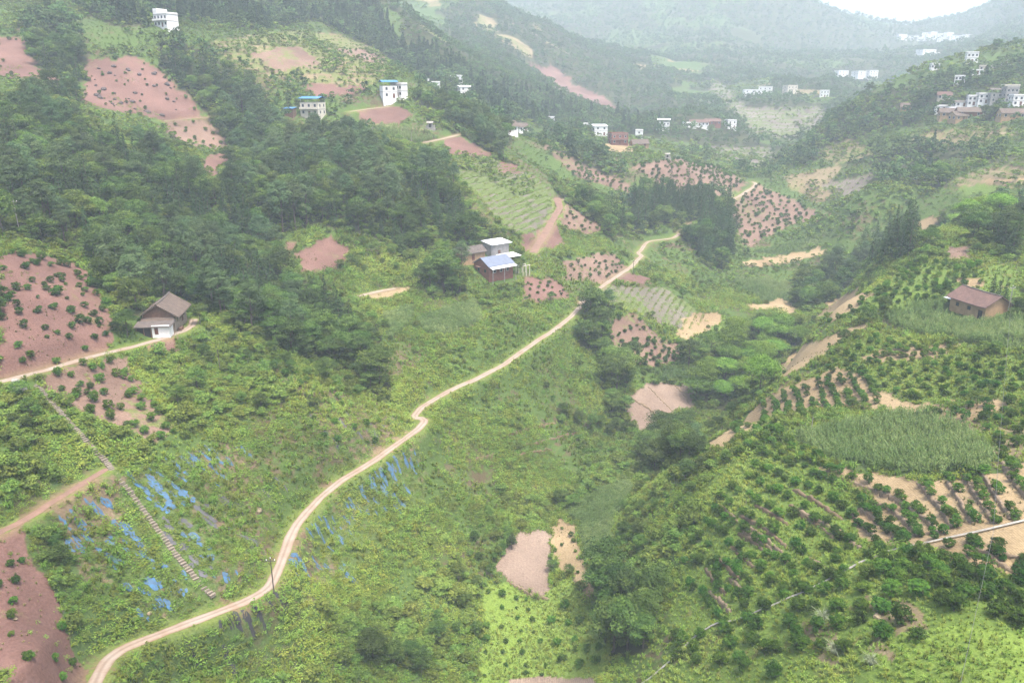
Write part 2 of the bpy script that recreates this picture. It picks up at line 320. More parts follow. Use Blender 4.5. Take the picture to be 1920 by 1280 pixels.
# right spur and far valley
plot('dry', [(1790,335),(1830,318),(1930,312),(1930,348),(1800,350)], terr=2.0)
plot('forest', [(1740,160),(1800,140),(1930,105),(1930,150),(1860,165),(1800,172),(1750,182)], wood='village')
plot('forest', [(1838,214),(1880,206),(1880,226),(1840,230)], wood='village')
plot('forest', [(1660,215),(1740,190),(1750,215),(1700,240),(1640,240)], wood='village')
plot('forest', [(1480,300),(1560,250),(1640,215),(1650,225),(1570,275),(1500,320)], wood='village')
plot('forest', [(1620,290),(1760,270),(1900,290),(1900,305),(1760,300),(1640,310)], wood='village')
plot('forest', [(1600,330),(1700,310),(1790,330),(1780,350),(1700,345),(1610,350)], wood='village')
plot('tan', [(1835,336),(1930,332),(1930,340),(1835,342)])
plot('grass', [(1790,350),(1860,345),(1870,362),(1800,368)])
plot('grey', [(1540,345),(1640,322),(1630,345),(1590,372)], 'grey terraced slope across the far stream', terr=2.0)
plot('dry', [(1520,280),(1600,260),(1640,290),(1560,310)], terr=2.2)
plot('dry', [(1700,250),(1850,232),(1920,250),(1800,275)], terr=2.2)
plot('red', [(985,122),(1040,125),(1080,160),(1130,180),(1180,222),(1120,202),(1040,167)], 'long red scar on the far wooded slope')
plot('grey', [(1320,152),(1350,152),(1400,200),(1540,200),(1552,222),(1480,262),(1420,252),(1350,192)], 'pale red far hillside below white houses', terr=3.0)
plot('grey', [(1320,272),(1450,277),(1460,292),(1420,322),(1340,292)], 'grey stepped terraces on the far valley floor', terr=2.4)
plot('rose', [(1370,372),(1420,347),(1500,380),(1550,410),(1480,422),(1400,462),(1377,420)], 'reddish orchard on the point of the road spur')
plot('rose', [(1180,312),(1270,297),(1350,312),(1400,342),(1360,372),(1250,352)], 'reddish orchard slope under the far farmhouses')
plot('rose', [(1000,257),(1100,310),(1190,350),(1240,372),(1180,362),(1080,332)], 'pale orchard strip between two wooded gullies')
plot('tan', [(1130,270),(1180,268),(1190,285),(1140,285)])

# crop slopes with plastic mulch
plot('mulch', [(100,965),(200,890),(402,1122),(350,1172),(262,1152),(152,1082)], 'crop plot under blue mulch film beside the concrete steps', mulch=True)
plot('mulch', [(212,890),(330,852),(462,832),(522,958),(505,1040),(430,1092),(404,1112)], 'crop plot with blue and grey mulch film between the steps and the road', mulch=True)
plot('mulch', [(542,1062),(600,965),(692,885),(790,850),(805,900),(782,960),(662,1082),(602,1102)], 'crop slope with scraps of blue mulch film below the road', mulch=True)
plot('mulch', [(562,772),(680,742),(772,790),(742,842),(642,852),(562,802)], 'young orchard slope with grey mulch film above the road', mulch=True, young=True)

LINES = {}
ROADS = [  # name, label, width, sight-line points
 ('road', 'winding pale concrete road through the valley', 2.0, [(120,1310),(160,1278),(230,1238),(300,1210),(380,1175),(450,1135),(500,1095),(535,1040),(560,990),(600,930),(640,893),(700,862),(750,835),(785,812),(798,796),(790,782),(775,772),(790,752),(840,734),(890,718),(930,690),(970,662),(1030,628),(1070,598),(1090,572),(1092,556),(1120,540),(1150,520),(1185,500),(1204,482),(1196,468),(1220,457),(1262,446),(1288,428),(1298,415)]),
 ('road', 'far stretch of the concrete road rounding the orchard spur', 2.2, [(1368,378),(1395,362),(1415,350),(1418,342),(1410,338)]),
 ('path', 'concrete lane leading up to the old tiled farmhouse', 2.0, [(-40,722),(20,708),(70,692),(120,676),(180,662),(250,655),(310,643),(345,628),(360,610),(362,595)]),
 ('path', 'dirt footpath from the steps to the red slope', 1.3, [(200,882),(150,918),(100,946),(50,970),(10,985),(-30,1000)]),
 ('path', 'concrete hill lane ending below the shrine', 2.6, [(655,214),(690,203),(730,196)]),
 ('path', 'pale concrete lane end on the spur below the shrine', 3.0, [(795,271),(825,262),(850,252),(858,250)]),
 ('path', 'lane edge under the red bank', 1.6, [(680,228),(720,236),(760,240),(800,246)]),
 ('path', 'red dirt track climbing beside the brick farm', 3.0, [(1000,480),(1010,455),(1030,425),(1050,390),(1045,365)]),
 ('path', 'pale lane at the yard below the wood', 2.2, [(672,556),(700,548),(740,540)]),
 ('path', 'red track crossing below the broad red hillside', 2.4, [(305,228),(350,223),(400,218)]),
]
for i, rd in enumerate(ROADS):
    P = resample(curve(line(rd[3]), 2), 1.5)
    z = hgt(P[:, 0], P[:, 1]); k = 15; zp = np.pad(z, (k, k), 'edge'); z = np.convolve(zp, np.ones(2 * k + 1) / (2 * k + 1), 'valid')
    LINES[i] = (P, z)
def flatten(P, z, w):
    """level the ground across a road and let it ease back"""
    lo = P.min(0) - 10; hi = P.max(0) + 10
    m = (GX > lo[0]) & (GX < hi[0]) & (GY > lo[1]) & (GY < hi[1])
    d, s, t = dist_line(GX[m], GY[m], P)
    L = np.concatenate([[0], np.cumsum(np.hypot(*(np.diff(P, axis=0).T)))]); zz = np.interp(t, L, z)
    k = np.clip((d - w * .5 - .6) / 3.5, 0, 1); k = k * k * (3 - 2 * k)
    H[m] = (zz - .05) * (1 - k) + H[m] * k
for i, rd in enumerate(ROADS): flatten(*LINES[i], rd[2])
# terrace walls on the near right hill and the banks of the stepped plots
WALLS = [
 [(1535,882),(1589,900),(1666,931),(1713,961),(1743,981),(1760,1005)], [(1639,944),(1676,961),(1707,991),(1720,1008)], [(1609,954),(1643,978),(1666,994),(1686,1021)],
 [(1774,900),(1804,947),(1824,981)], [(1804,887),(1838,941),(1864,981)], [(1834,877),(1868,931),(1895,974)], [(1878,867),(1901,904),(1935,945)],
 [(1817,1018),(1858,1045),(1905,1075)], [(1868,1031),(1930,1060)], [(1720,905),(1760,950),(1785,990)],
 [(1344,944),(1391,984),(1430,1010),(1468,1041)], [(1488,954),(1535,978),(1570,998),(1612,1028)], [(1394,994),(1441,1028),(1480,1058)], [(1367,1082),(1394,1112)], [(1330,1105),(1371,1149)],
 [(1515,1045),(1550,1068)], [(1440,790),(1500,778),(1560,772),(1600,768)], [(1180,745),(1215,765),(1245,790)], [(1215,725),(1235,745),(1260,770)], [(1265,722),(1285,742),(1290,755)],
 [(950,1088),(1000,1119),(1030,1124)], [(1590,962),(1622,990),(1650,1018)],
]
_A = np.array([(1400,842),(1540,892),(1620,940),(1690,1015)], float); _B = np.array([(1285,1050),(1305,1100),(1335,1140),(1365,1180)], float)
for k_ in range(1, 9):
    g_ = _A + (_B - _A) * (k_ + .5) / 9.5; rw_ = random.Random(k_ + 4); t0_ = rw_.uniform(.3, 1.2); t1_ = t0_ + rw_.uniform(.7, 1.4)
    WALLS.append([tuple(np.array([np.interp(t, [0, 1, 2, 3], g_[:, 0]), np.interp(t, [0, 1, 2, 3], g_[:, 1])])) for t in np.linspace(t0_, min(2.9, t1_), 4)])
WALLS += [[(945,814),(1000,799),(1040,791)], [(985,833),(1045,818),(1085,807)], [(1092,797),(1132,787)], [(960,852),(1035,839)], [(890,862),(935,850)]]
WALLW = []
for w in WALLS:
    P = resample(curve(line(w), 2), .6); z = hgt(P[:, 0], P[:, 1])
    t = np.array([P[-1] - P[0]])[0]; n = np.array([-t[1], t[0]]) / np.hypot(*t)
    up = 1 if hgt(*(P.mean(0) + n * 3)) > hgt(*(P.mean(0) - n * 3)) else -1
    hh = .6
    lo = P.min(0) - 7; hi = P.max(0) + 7
    m = (GX > lo[0]) & (GX < hi[0]) & (GY > lo[1]) & (GY < hi[1])
    d, s, tt = dist_line(GX[m], GY[m], P); L = tt.max()
    fade = np.clip(np.minimum(tt, L - tt) / 1.5, 0, 1) * np.clip(1.0 - d / 5.0, 0, 1)
    H[m] += np.where(s * up > 0, hh * .6, -hh * .5) * fade * (d > .01) 
    WALLW.append((P, z, n * up, hh))
# ---------------------------------------------------------------- materials
def nt(name):
    m = bpy.data.materials.new(name); m.use_nodes = True; t = m.node_tree; t.nodes.clear()
    out = t.nodes.new('ShaderNodeOutputMaterial'); return m, t, out
def N(t, kind, **kw):
    n = t.nodes.new(kind)
    for k, v in kw.items():
        if k in n.inputs: n.inputs[k].default_value = v
        else: setattr(n, k, v)
    return n
def noise(t, scale, detail=4, rough=.6, coord=None):
    n = N(t, 'ShaderNodeTexNoise'); n.inputs['Scale'].default_value = scale; n.inputs['Detail'].default_value = detail; n.inputs['Roughness'].default_value = rough
    if coord: t.links.new(coord, n.inputs['Vector'])
    return n
def ramp(t, fac, stops):
    r = N(t, 'ShaderNodeValToRGB'); e = r.color_ramp.elements
    while len(e) > 1: e.remove(e[-1])
    for i, (p, c) in enumerate(stops):
        el = e[0] if i == 0 else e.new(p)
        el.position = p; el.color = tuple(c) + (1,)
    t.links.new(fac, r.inputs[0]); return r
def mixc(t, a, b, fac, mode='MIX'):
    n = N(t, 'ShaderNodeMix', data_type='RGBA', blend_type=mode)
    for s, v in ((0, fac), (6, a), (7, b)):
        if hasattr(v, 'is_output'): t.links.new(v, n.inputs[s])
        else: n.inputs[s].default_value = v if s == 0 else tuple(v) + (1,)
    return n.outputs[2]
def mat_plain(name, c, rough=.8, scale=1.5, var=.25, bump=.0, bscale=20, c2=None, metal=0.0):
    """a surface with uneven colour: big stains and fine grain, optional relief"""
    m, t, out = nt(name); b = N(t, 'ShaderNodeBsdfPrincipled'); b.inputs['Roughness'].default_value = rough; b.inputs['Metallic'].default_value = metal
    tc = N(t, 'ShaderNodeTexCoord').outputs['Object']
    n1 = noise(t, scale, 5, .65, tc); n2 = noise(t, scale * 9, 3, .6, tc)
    c2 = c2 or tuple(x * (1 - var) for x in c)
    r1 = ramp(t, n1.outputs[0], [(.35, c2), (.62, c)])
    r2 = ramp(t, n2.outputs[0], [(.3, (1 - var,) * 3), (.7, (1, 1, 1))])
    t.links.new(mixc(t, r1.outputs[0], r2.outputs[0], .8, 'MULTIPLY'), b.inputs['Base Color'])
    if bump:
        bp = N(t, 'ShaderNodeBump'); bp.inputs['Strength'].default_value = bump; bp.inputs['Distance'].default_value = .1
        t.links.new(noise(t, bscale, 4, .6, tc).outputs[0], bp.inputs['Height']); t.links.new(bp.outputs[0], b.inputs['Normal'])
    t.links.new(b.outputs[0], out.inputs[0]); return m
def mat_leaf(name, c_dark, c_mid, c_light, trans=.25, hue=.03):
    """leaves: colour differs from spray to spray (mesh attribute) and from plant to plant"""
    m, t, out = nt(name)
    at = N(t, 'ShaderNodeAttribute', attribute_name='tint'); oi = N(t, 'ShaderNodeObjectInfo')
    ad = N(t, 'ShaderNodeMath', operation='MULTIPLY_ADD'); t.links.new(oi.outputs['Random'], ad.inputs[0]); ad.inputs[1].default_value = .5
    sb = N(t, 'ShaderNodeMath', operation='MULTIPLY_ADD'); t.links.new(at.outputs['Fac'], sb.inputs[0]); sb.inputs[1].default_value = .75; sb.inputs[2].default_value = -.12
    t.links.new(sb.outputs[0], ad.inputs[2])
    pn = noise(t, .045, 3, .6, oi.outputs['Location']); pm = N(t, 'ShaderNodeMath', operation='MULTIPLY_ADD'); t.links.new(pn.outputs[0], pm.inputs[0]); pm.inputs[1].default_value = 1.9; pm.inputs[2].default_value = -.97
    a2 = N(t, 'ShaderNodeMath', operation='ADD'); t.links.new(ad.outputs[0], a2.inputs[0]); t.links.new(pm.outputs[0], a2.inputs[1])
    r = ramp(t, a2.outputs[0], [(.05, c_dark), (.5, c_mid), (.95, c_light)])
    hs = N(t, 'ShaderNodeHueSaturation'); t.links.new(r.outputs[0], hs.inputs['Color'])
    mh = N(t, 'ShaderNodeMath', operation='MULTIPLY_ADD'); t.links.new(oi.outputs['Random'], mh.inputs[0]); mh.inputs[1].default_value = hue * 2; mh.inputs[2].default_value = .5 - hue
    t.links.new(mh.outputs[0], hs.inputs['Hue'])
    d = N(t, 'ShaderNodeBsdfDiffuse'); tr = N(t, 'ShaderNodeBsdfTranslucent'); mx = N(t, 'ShaderNodeMixShader'); mx.inputs[0].default_value = trans
    t.links.new(hs.outputs[0], d.inputs[0]); t.links.new(hs.outputs[0], tr.inputs[0])
    t.links.new(d.outputs[0], mx.inputs[1]); t.links.new(tr.outputs[0], mx.inputs[2]); t.links.new(mx.outputs[0], out.inputs[0]); return m
def mat_ground():
    m, t, out = nt('ground'); b = N(t, 'ShaderNodeBsdfPrincipled'); b.inputs['Roughness'].default_value = .95; b.inputs['Specular IOR Level'].default_value = .15
    col = N(t, 'ShaderNodeAttribute', attribute_name='soil'); weed = N(t, 'ShaderNodeAttribute', attribute_name='weed'); cov = N(t, 'ShaderNodeAttribute', attribute_name='cover')
    g = N(t, 'ShaderNodeNewGeometry').outputs['Position']
    n1 = noise(t, .35, 6, .7, g); n2 = noise(t, 2.2, 4, .65, g); n3 = noise(t, .05, 4, .6, g)
    # weeds grow in patches: threshold the noise by the local cover
    sm = N(t, 'ShaderNodeMath', operation='ADD'); t.links.new(n1.outputs[0], sm.inputs[0]); t.links.new(cov.outputs['Fac'], sm.inputs[1])
    msk = N(t, 'ShaderNodeMapRange', interpolation_type='SMOOTHSTEP'); t.links.new(sm.outputs[0], msk.inputs[0]); msk.inputs[1].default_value = .93; msk.inputs[2].default_value = 1.07
    soil = mixc(t, col.outputs['Color'], ramp(t, n2.outputs[0], [(.3, (.72, .70, .68)), (.7, (1.12, 1.12, 1.12))]).outputs[0], .9, 'MULTIPLY')
    soil = mixc(t, soil, ramp(t, n3.outputs[0], [(.32, (.66, .64, .64)), (.68, (1.16, 1.2, 1.2))]).outputs[0], .9, 'MULTIPLY')
    fr = N(t, 'ShaderNodeAttribute', attribute_name='furrow'); wv = N(t, 'ShaderNodeTexWave'); wv.inputs['Scale'].default_value = .95; wv.inputs['Distortion'].default_value = 2.5; wv.inputs['Detail'].default_value = 2; wv.inputs['Detail Scale'].default_value = .6; t.links.new(g, wv.inputs[0])
    soil = mixc(t, soil, mixc(t, soil, ramp(t, wv.outputs[0], [(.1, (.85, .83, .82)), (.6, (1.04, 1.04, 1.04))]).outputs[0], .9, 'MULTIPLY'), fr.outputs['Fac'])
    wd = mixc(t, weed.outputs['Color'], ramp(t, n2.outputs[0], [(.3, (.6, .65, .6)), (.7, (1.25, 1.2, 1.2))]).outputs[0], .9, 'MULTIPLY')
    c = mixc(t, soil, wd, msk.outputs[0]); t.links.new(c, b.inputs['Base Color'])
    bp = N(t, 'ShaderNodeBump'); bp.inputs['Strength'].default_value = .7; bp.inputs['Distance'].default_value = .35
    t.links.new(n2.outputs[0], bp.inputs['Height']); t.links.new(bp.outputs[0], b.inputs['Normal'])
    t.links.new(b.outputs[0], out.inputs[0]); return m
M = {'ground': mat_ground()}
M['concrete_road_plain'] = mat_plain('concrete_road', (.30, .25, .195), .9, .35, .25, .2, 6, c2=(.25, .175, .125))
M['dirt_path'] = mat_plain('dirt_path', (.21, .135, .085), .95, .5, .3, .3, 5)
M['red_track'] = mat_plain('red_track', (.20, .118, .082), .95, .5, .3, .3, 5)
M['stone'] = mat_plain('stone', (.27, .195, .125), .95, 3, .5, .9, 5, c2=(.14, .105, .062))
M['concrete'] = mat_plain('concrete', (.33, .31, .27), .9, 2, .35, .2, 12)

# ---------------------------------------------------------------- the ground sheet, cut along the plots
def props(o, label=None, cat=None, group=None, kind=None):
    if label: o['label'] = label
    if cat: o['category'] = cat
    if group: o['group'] = group
    if kind: o['kind'] = kind
    return o
def mesh_np(name, V, Fq, mats=(), smooth=False):
    me = bpy.data.meshes.new(name); V = np.asarray(V, np.float32); Fq = np.asarray(Fq, np.int32); k = Fq.shape[1]
    me.vertices.add(len(V)); me.vertices.foreach_set('co', V.ravel())
    me.loops.add(Fq.size); me.loops.foreach_set('vertex_index', Fq.ravel())
    me.polygons.add(len(Fq)); me.polygons.foreach_set('loop_start', np.arange(0, Fq.size, k, dtype=np.int32)); me.polygons.foreach_set('loop_total', np.full(len(Fq), k, np.int32))
    for m in mats: me.materials.append(m)
    me.update(calc_edges=True)
    if smooth: me.shade_smooth()
    return me
def add(name, me, parent=None):
    o = bpy.data.objects.new(name, me); COL.objects.link(o)
    if parent: o.parent = parent
    return o
RG = np.hypot(GX, GY)
wsc = np.clip(RG / 150, .8, 5)
WX = GX + (fbm(GX / 3.1, GY / 3.1, 3, 21)) * 2.3 * wsc; WY = GY + (fbm(GX / 3.1, GY / 3.1, 3, 22)) * 2.3 * wsc
CLS = list(GROUND)
ci = np.full(GX.shape, CLS.index('weeds'), np.int16); ci[RG > 470] = CLS.index('scrub')
# far hills: patches of wood, scrub and small fields
fz = fbm(GX / 120, GY / 120, 4, 31); ci[(RG > 560) & (fz > -.10)] = CLS.index('forest')
ci[(RG > 480) & (RG < 1300) & (fbm(GX / 60, GY / 60, 3, 37) > .24)] = CLS.index('dry')
pid = np.full(GX.shape, -1, np.int16)
for k, p in enumerate(PLOTS):
    m = inside(WX, WY, p['poly']); ci[m] = CLS.index(p['cls']); pid[m] = k
def classes_at(x, y):
    fa = np.rint(np.clip((np.arctan2(x, y) - AZ0) / (AZ1 - AZ0) * (NA - 1), 0, NA - 1)).astype(int)
    fl = np.rint(np.clip((np.log(np.hypot(x, y)) - L0) / (L1 - L0) * (NR - 1), 0, NR - 1)).astype(int)
    return ci[fa, fl], pid[fa, fl]
ROAD_D = np.full(GX.shape, 99., np.float32)
for i, rd in enumerate(ROADS):
    P = LINES[i][0]; lo = P.min(0) - 8; hi = P.max(0) + 8
    m = (GX > lo[0]) & (GX < hi[0]) & (GY > lo[1]) & (GY < hi[1])
    d, s, t = dist_line(GX[m], GY[m], P); ROAD_D[m] = np.minimum(ROAD_D[m], d - rd[2] / 2)
soilc = np.array([GROUND[c][0] for c in CLS])[ci]; weedc = np.array([GROUND[c][2] for c in CLS])[ci]; cover = np.array([GROUND[c][1] for c in CLS])[ci]
ov = np.array([p.get('weedy', -1) for p in PLOTS] + [-1.0])[pid]; cover = np.where(ov >= 0, ov, cover)
cover = np.clip(cover + fbm(GX / 14, GY / 14, 3, 41) * .45 * (cover > .05), 0, 1)
for k, p in enumerate(PLOTS):
    if p.get('terr'):
        st = p['terr']; m = pid == k; q = H[m] / st + fbm(GX[m] / 20, GY[m] / 20, 2, 45) * .8; f = q - np.floor(q); s_ = np.clip((f - .66) / .34, 0, 1)
        H[m] += (s_ * s_ * (3 - 2 * s_) - f) * st * .8; cover[m] = np.clip(cover[m] + np.where(f > .62, .32, -.08), 0, 1)
verge = np.clip(1 - ROAD_D / 2.2, 0, 1) * (ROAD_D < 50); vv = verge[..., None]
soilc = soilc * (1 - vv) + np.array((.19, .14, .075)) * vv; weedc = weedc * (1 - vv * .7) + np.array((.15, .17, .04)) * vv * .7
# rough ground under the weeds
lump = (fbm(GX / 1.7, GY / 1.7, 3, 51)) * .7 * (cover > .4) * np.clip(ROAD_D / 3, 0, 1)
ZG = H + lump - .02
# planted rows on the crop slopes: low ridges
VERT = np.stack([GX, GY, ZG], -1).reshape(-1, 3)
ii = np.arange(NA * NR).reshape(NA, NR)
QUAD = np.stack([ii[:-1, :-1], ii[1:, :-1], ii[1:, 1:], ii[:-1, 1:]], -1).reshape(-1, 4)
fp = pid[:-1, :-1].reshape(-1)
def ground_piece(name, sel, label=None):
    f = QUAD[sel]; u, inv = np.unique(f, return_inverse=True)
    me = mesh_np(name, VERT[u], inv.reshape(f.shape), [M['ground']], True)
    for an, arr in (('soil', soilc), ('weed', weedc)):
        a = me.attributes.new(an, 'FLOAT_COLOR', 'POINT'); c = arr.reshape(-1, 3)[u]; a.data.foreach_set('color', np.concatenate([c, np.ones((len(c), 1))], 1).astype(np.float32).ravel())
    a = me.attributes.new('cover', 'FLOAT', 'POINT'); a.data.foreach_set('value', cover.reshape(-1)[u].astype(np.float32))
    a = me.attributes.new('furrow', 'FLOAT', 'POINT'); a.data.foreach_set('value', furrow.reshape(-1)[u].astype(np.float32))
    o = add(name, me); props(o, label, None, None, 'structure'); return o
furrow = np.isin(ci, [CLS.index('tan'), CLS.index('pink')]) * 1.0
rest = np.ones(len(QUAD), bool)
FIELDNAME = {'red': 'red_soil_field', 'rose': 'orchard_field', 'tan': 'sandy_field', 'pink': 'tilled_field', 'rows': 'crop_field', 'mulch': 'crop_field', 'grey': 'terrace_field'}
for k, p in enumerate(PLOTS):
    if not p.get('label'): continue
    s = fp == k
    if s.sum() < 12: continue
    ground_piece(FIELDNAME[p['cls']], s, p['label']); rest &= ~s
ground_piece('terrain', rest, 'green valley slopes and wooded hills')

# ---------------------------------------------------------------- roads and paths
def mat_road():
    m, t, out = nt('concrete_lane'); b = N(t, 'ShaderNodeBsdfPrincipled'); b.inputs['Roughness'].default_value = .9
    g = N(t, 'ShaderNodeNewGeometry').outputs['Position']; n1 = noise(t, .25, 5, .65, g); n2 = noise(t, 2.5, 4, .65, g)
    ac = N(t, 'ShaderNodeAttribute', attribute_name='across'); ad = N(t, 'ShaderNodeMath', operation='MULTIPLY_ADD'); t.links.new(n2.outputs[0], ad.inputs[0]); ad.inputs[1].default_value = .5; ad.inputs[2].default_value = -.25
    s = N(t, 'ShaderNodeMath', operation='ADD'); t.links.new(ac.outputs['Fac'], s.inputs[0]); t.links.new(ad.outputs[0], s.inputs[1])
    c = ramp(t, s.outputs[0], [(.05, (.19, .15, .112)), (.4, (.265, .225, .183)), (.75, (.235, .19, .148)), (.98, (.17, .125, .075))]).outputs[0]
    c = mixc(t, c, ramp(t, n1.outputs[0], [(.35, (.86, .72, .62)), (.6, (1, 1, 1))]).outputs[0], .9, 'MULTIPLY'); t.links.new(c, b.inputs['Base Color']); t.links.new(b.outputs[0], out.inputs[0]); return m
M['concrete_road'] = mat_road()
def strip(name, P, z, w, mat, label, kind='structure', lift=.06, rag=.25):
    P = np.asarray(P); t = np.gradient(P, axis=0); t /= np.hypot(t[:, 0], t[:, 1])[:, None] + 1e-9; n = np.stack([-t[:, 1], t[:, 0]], 1)
    V = []; k = np.array([-1, -.55, 0, .55, 1.0]); s = np.arange(len(P))
    for j, q in enumerate(k):
        ww = w / 2 + (fbm(s / 3.0, s * 0 + j, 3, 61 + j) * rag * 2 if abs(q) == 1 else 0)
        X = P + n * (q * ww if np.isscalar(ww) else (q * ww)[:, None])
        V.append(np.stack([X[:, 0], X[:, 1], z + lift - (.10 if abs(q) == 1 else 0)], 1))
    V = np.stack(V, 1); L = len(P); a = np.arange(L * 5).reshape(L, 5)
    Fq = np.stack([a[:-1, :-1], a[1:, :-1], a[1:, 1:], a[:-1, 1:]], -1).reshape(-1, 4)[:, ::-1]
    me = mesh_np(name, V.reshape(-1, 3), Fq, [mat], True); at_ = me.attributes.new('across', 'FLOAT', 'POINT'); at_.data.foreach_set('value', np.tile(np.abs(k), L).astype(np.float32))
    o = add(name, me); return props(o, label, None, None, kind)
for i, rd in enumerate(ROADS):
    mt = 'red_track' if 'red' in rd[1] else 'dirt_path' if 'dirt' in rd[1] else 'concrete_road'
    strip(rd[0], LINES[i][0], LINES[i][1], rd[2], M[mt], rd[1])
# ---------------------------------------------------------------- buildings
M['white_wall'] = mat_plain('white_wall', (.80, .79, .77), .85, .6, .15, c2=(.66, .65, .62))
M['grey_wall'] = mat_plain('grey_wall', (.33, .315, .295), .9, .7, .25, c2=(.24, .23, .215))
M['cream_wall'] = mat_plain('cream_wall', (.60, .55, .45), .9, .7, .2)
M['mud_wall'] = mat_plain('mud_wall', (.42, .275, .145), .95, .8, .3, .3, 4, c2=(.30, .19, .10))
M['brick'] = mat_plain('brick', (.25, .095, .065), .9, 1.2, .3, .2, 9)
M['timber'] = mat_plain('timber', (.19, .10, .06), .85, 1.5, .4)
M['plaster_old'] = mat_plain('plaster_old', (.38, .32, .25), .9, 2.5, .45, c2=(.22, .16, .11))
M['glass'] = mat_plain('glass', (.05, .06, .07), .25, 1, .2)
M['dark_open'] = mat_plain('dark_open', (.035, .03, .026), .9, 1, .2)
M['blue_sheet'] = mat_plain('blue_sheet', (.05, .18, .40), .8, .5, .2)
M['white_sheet'] = mat_plain('white_sheet', (.66, .68, .69), .8, .5, .12)
M['grey_sheet'] = mat_plain('grey_sheet', (.125, .150, .205), .85, .4, .15)
M['rust_sheet'] = mat_plain('rust_sheet', (.34, .19, .13), .8, 1.5, .35)
M['window_frame'] = mat_plain('window_frame', (.55, .54, .52), .6, 1, .1)
M['door_wood'] = mat_plain('door_wood', (.16, .06, .035), .7, 2, .3)
def mat_tile(name, c, c2):
    """rows of clay tiles: ribs down the slope, courses across, moss stains"""
    m, t, out = nt(name); b = N(t, 'ShaderNodeBsdfPrincipled'); b.inputs['Roughness'].default_value = .9
    tc = N(t, 'ShaderNodeTexCoord').outputs['Object']
    w1 = N(t, 'ShaderNodeTexWave'); w1.inputs['Scale'].default_value = 1.3; w1.inputs['Distortion'].default_value = .6; t.links.new(tc, w1.inputs[0])
    mp = N(t, 'ShaderNodeMapping'); mp.inputs['Rotation'].default_value = (0, 0, math.pi / 2); t.links.new(tc, mp.inputs[0])
    w2 = N(t, 'ShaderNodeTexWave'); w2.inputs['Scale'].default_value = 1.0; w2.inputs['Distortion'].default_value = .8; t.links.new(mp.outputs[0], w2.inputs[0])
    st = noise(t, .8, 6, .7, tc); gr = noise(t, 7, 3, .6, tc)
    base = ramp(t, st.outputs[0], [(.3, c2), (.68, c)]).outputs[0]
    base = mixc(t, base, ramp(t, gr.outputs[0], [(.3, (.55, .55, .55)), (.7, (1.2, 1.2, 1.2))]).outputs[0], .9, 'MULTIPLY')
    base = mixc(t, base, ramp(t, w2.outputs[0], [(0, (.7, .7, .7)), (.5, (1.05, 1.05, 1.05))]).outputs[0], .8, 'MULTIPLY')
    t.links.new(base, b.inputs['Base Color']); bp = N(t, 'ShaderNodeBump'); bp.inputs['Strength'].default_value = .8; bp.inputs['Distance'].default_value = .15
    t.links.new(w1.outputs[0], bp.inputs['Height']); t.links.new(bp.outputs[0], b.inputs['Normal']); t.links.new(b.outputs[0], out.inputs[0]); return m
M['tile_brown'] = mat_tile('tile_brown', (.17, .122, .092), (.085, .064, .05))
M['tile_grey'] = mat_tile('tile_grey', (.16, .13, .112), (.085, .07, .06))
M['tile_red'] = mat_tile('tile_red', (.20, .11, .085), (.10, .06, .05))
def box_vf(x0, x1, y0, y1, z0, z1):
    V = [(x0,y0,z0),(x1,y0,z0),(x1,y1,z0),(x0,y1,z0),(x0,y0,z1),(x1,y0,z1),(x1,y1,z1),(x0,y1,z1)]
    return V, [(0,3,2,1),(4,5,6,7),(0,1,5,4),(1,2,6,5),(2,3,7,6),(3,0,4,7)]
def solid(name, parts, mat, parent=None, bevel=0.0):
    """one mesh from several (verts, faces)"""
    V = []; Fc = []
    for v, f in parts:
        b = len(V); V += list(v); Fc += [tuple(i + b for i in q) for q in f]
    me = bpy.data.meshes.new(name); me.from_pydata(V, [], Fc); me.materials.append(mat); me.update()
    return add(name, me, parent)
def boxp(name, dims, mat, parent=None): return solid(name, [box_vf(*dims)], mat, parent)
def gable_wall_vf(x0, x1, y0, y1, z0, ze, zr, yr=None):
    """walls with gables on the x ends, ridge along x"""
    yr = (y0 + y1) / 2 if yr is None else yr
    V = [(x0,y0,z0),(x1,y0,z0),(x1,y1,z0),(x0,y1,z0),(x0,y0,ze),(x1,y0,ze),(x1,y1,ze),(x0,y1,ze),(x0,yr,zr),(x1,yr,zr)]
    return V, [(0,3,2,1),(0,1,5,4),(1,2,6,9,5),(2,3,7,6),(3,0,4,8,7),(4,5,9,8),(7,8,9,6)]
def slope_vf(x0, x1, ya, za, yb, zb, th=.14, sag=0.0):
    """one sloping roof sheet with thickness and a little sag along its length"""
    n = 8; V = []; Fc = []
    for i in range(n + 1):
        t = i / n; x = x0 + (x1 - x0) * t; s = sag * (4 * (t - .5) ** 2 - 1)
        V += [(x,ya,za+s),(x,yb,zb+s*.6),(x,ya,za+s-th),(x,yb,zb+s*.6-th)]
    for i in range(n):
        a = i * 4; b = a + 4
        Fc += [(a,b,b+1,a+1),(a+2,a+3,b+3,b+2),(a,a+2,b+2,b),(a+1,b+1,b+3,a+3)]
    Fc += [(0,1,3,2),(n*4,n*4+2,n*4+3,n*4+1)]
    return V, Fc
HOUSES = []   # (x, y, radius) kept clear of plants
def thing(name, label, cat, xy, rot=0.0, group=None, sink=0.0, z=None):
    o = bpy.data.objects.new(name, None); COL.objects.link(o); o.empty_display_size = .5
    o.location = (xy[0], xy[1], (hgt(*xy) if z is None else z) - sink); o.rotation_euler = (0, 0, rot)
    return props(o, label, cat, group)
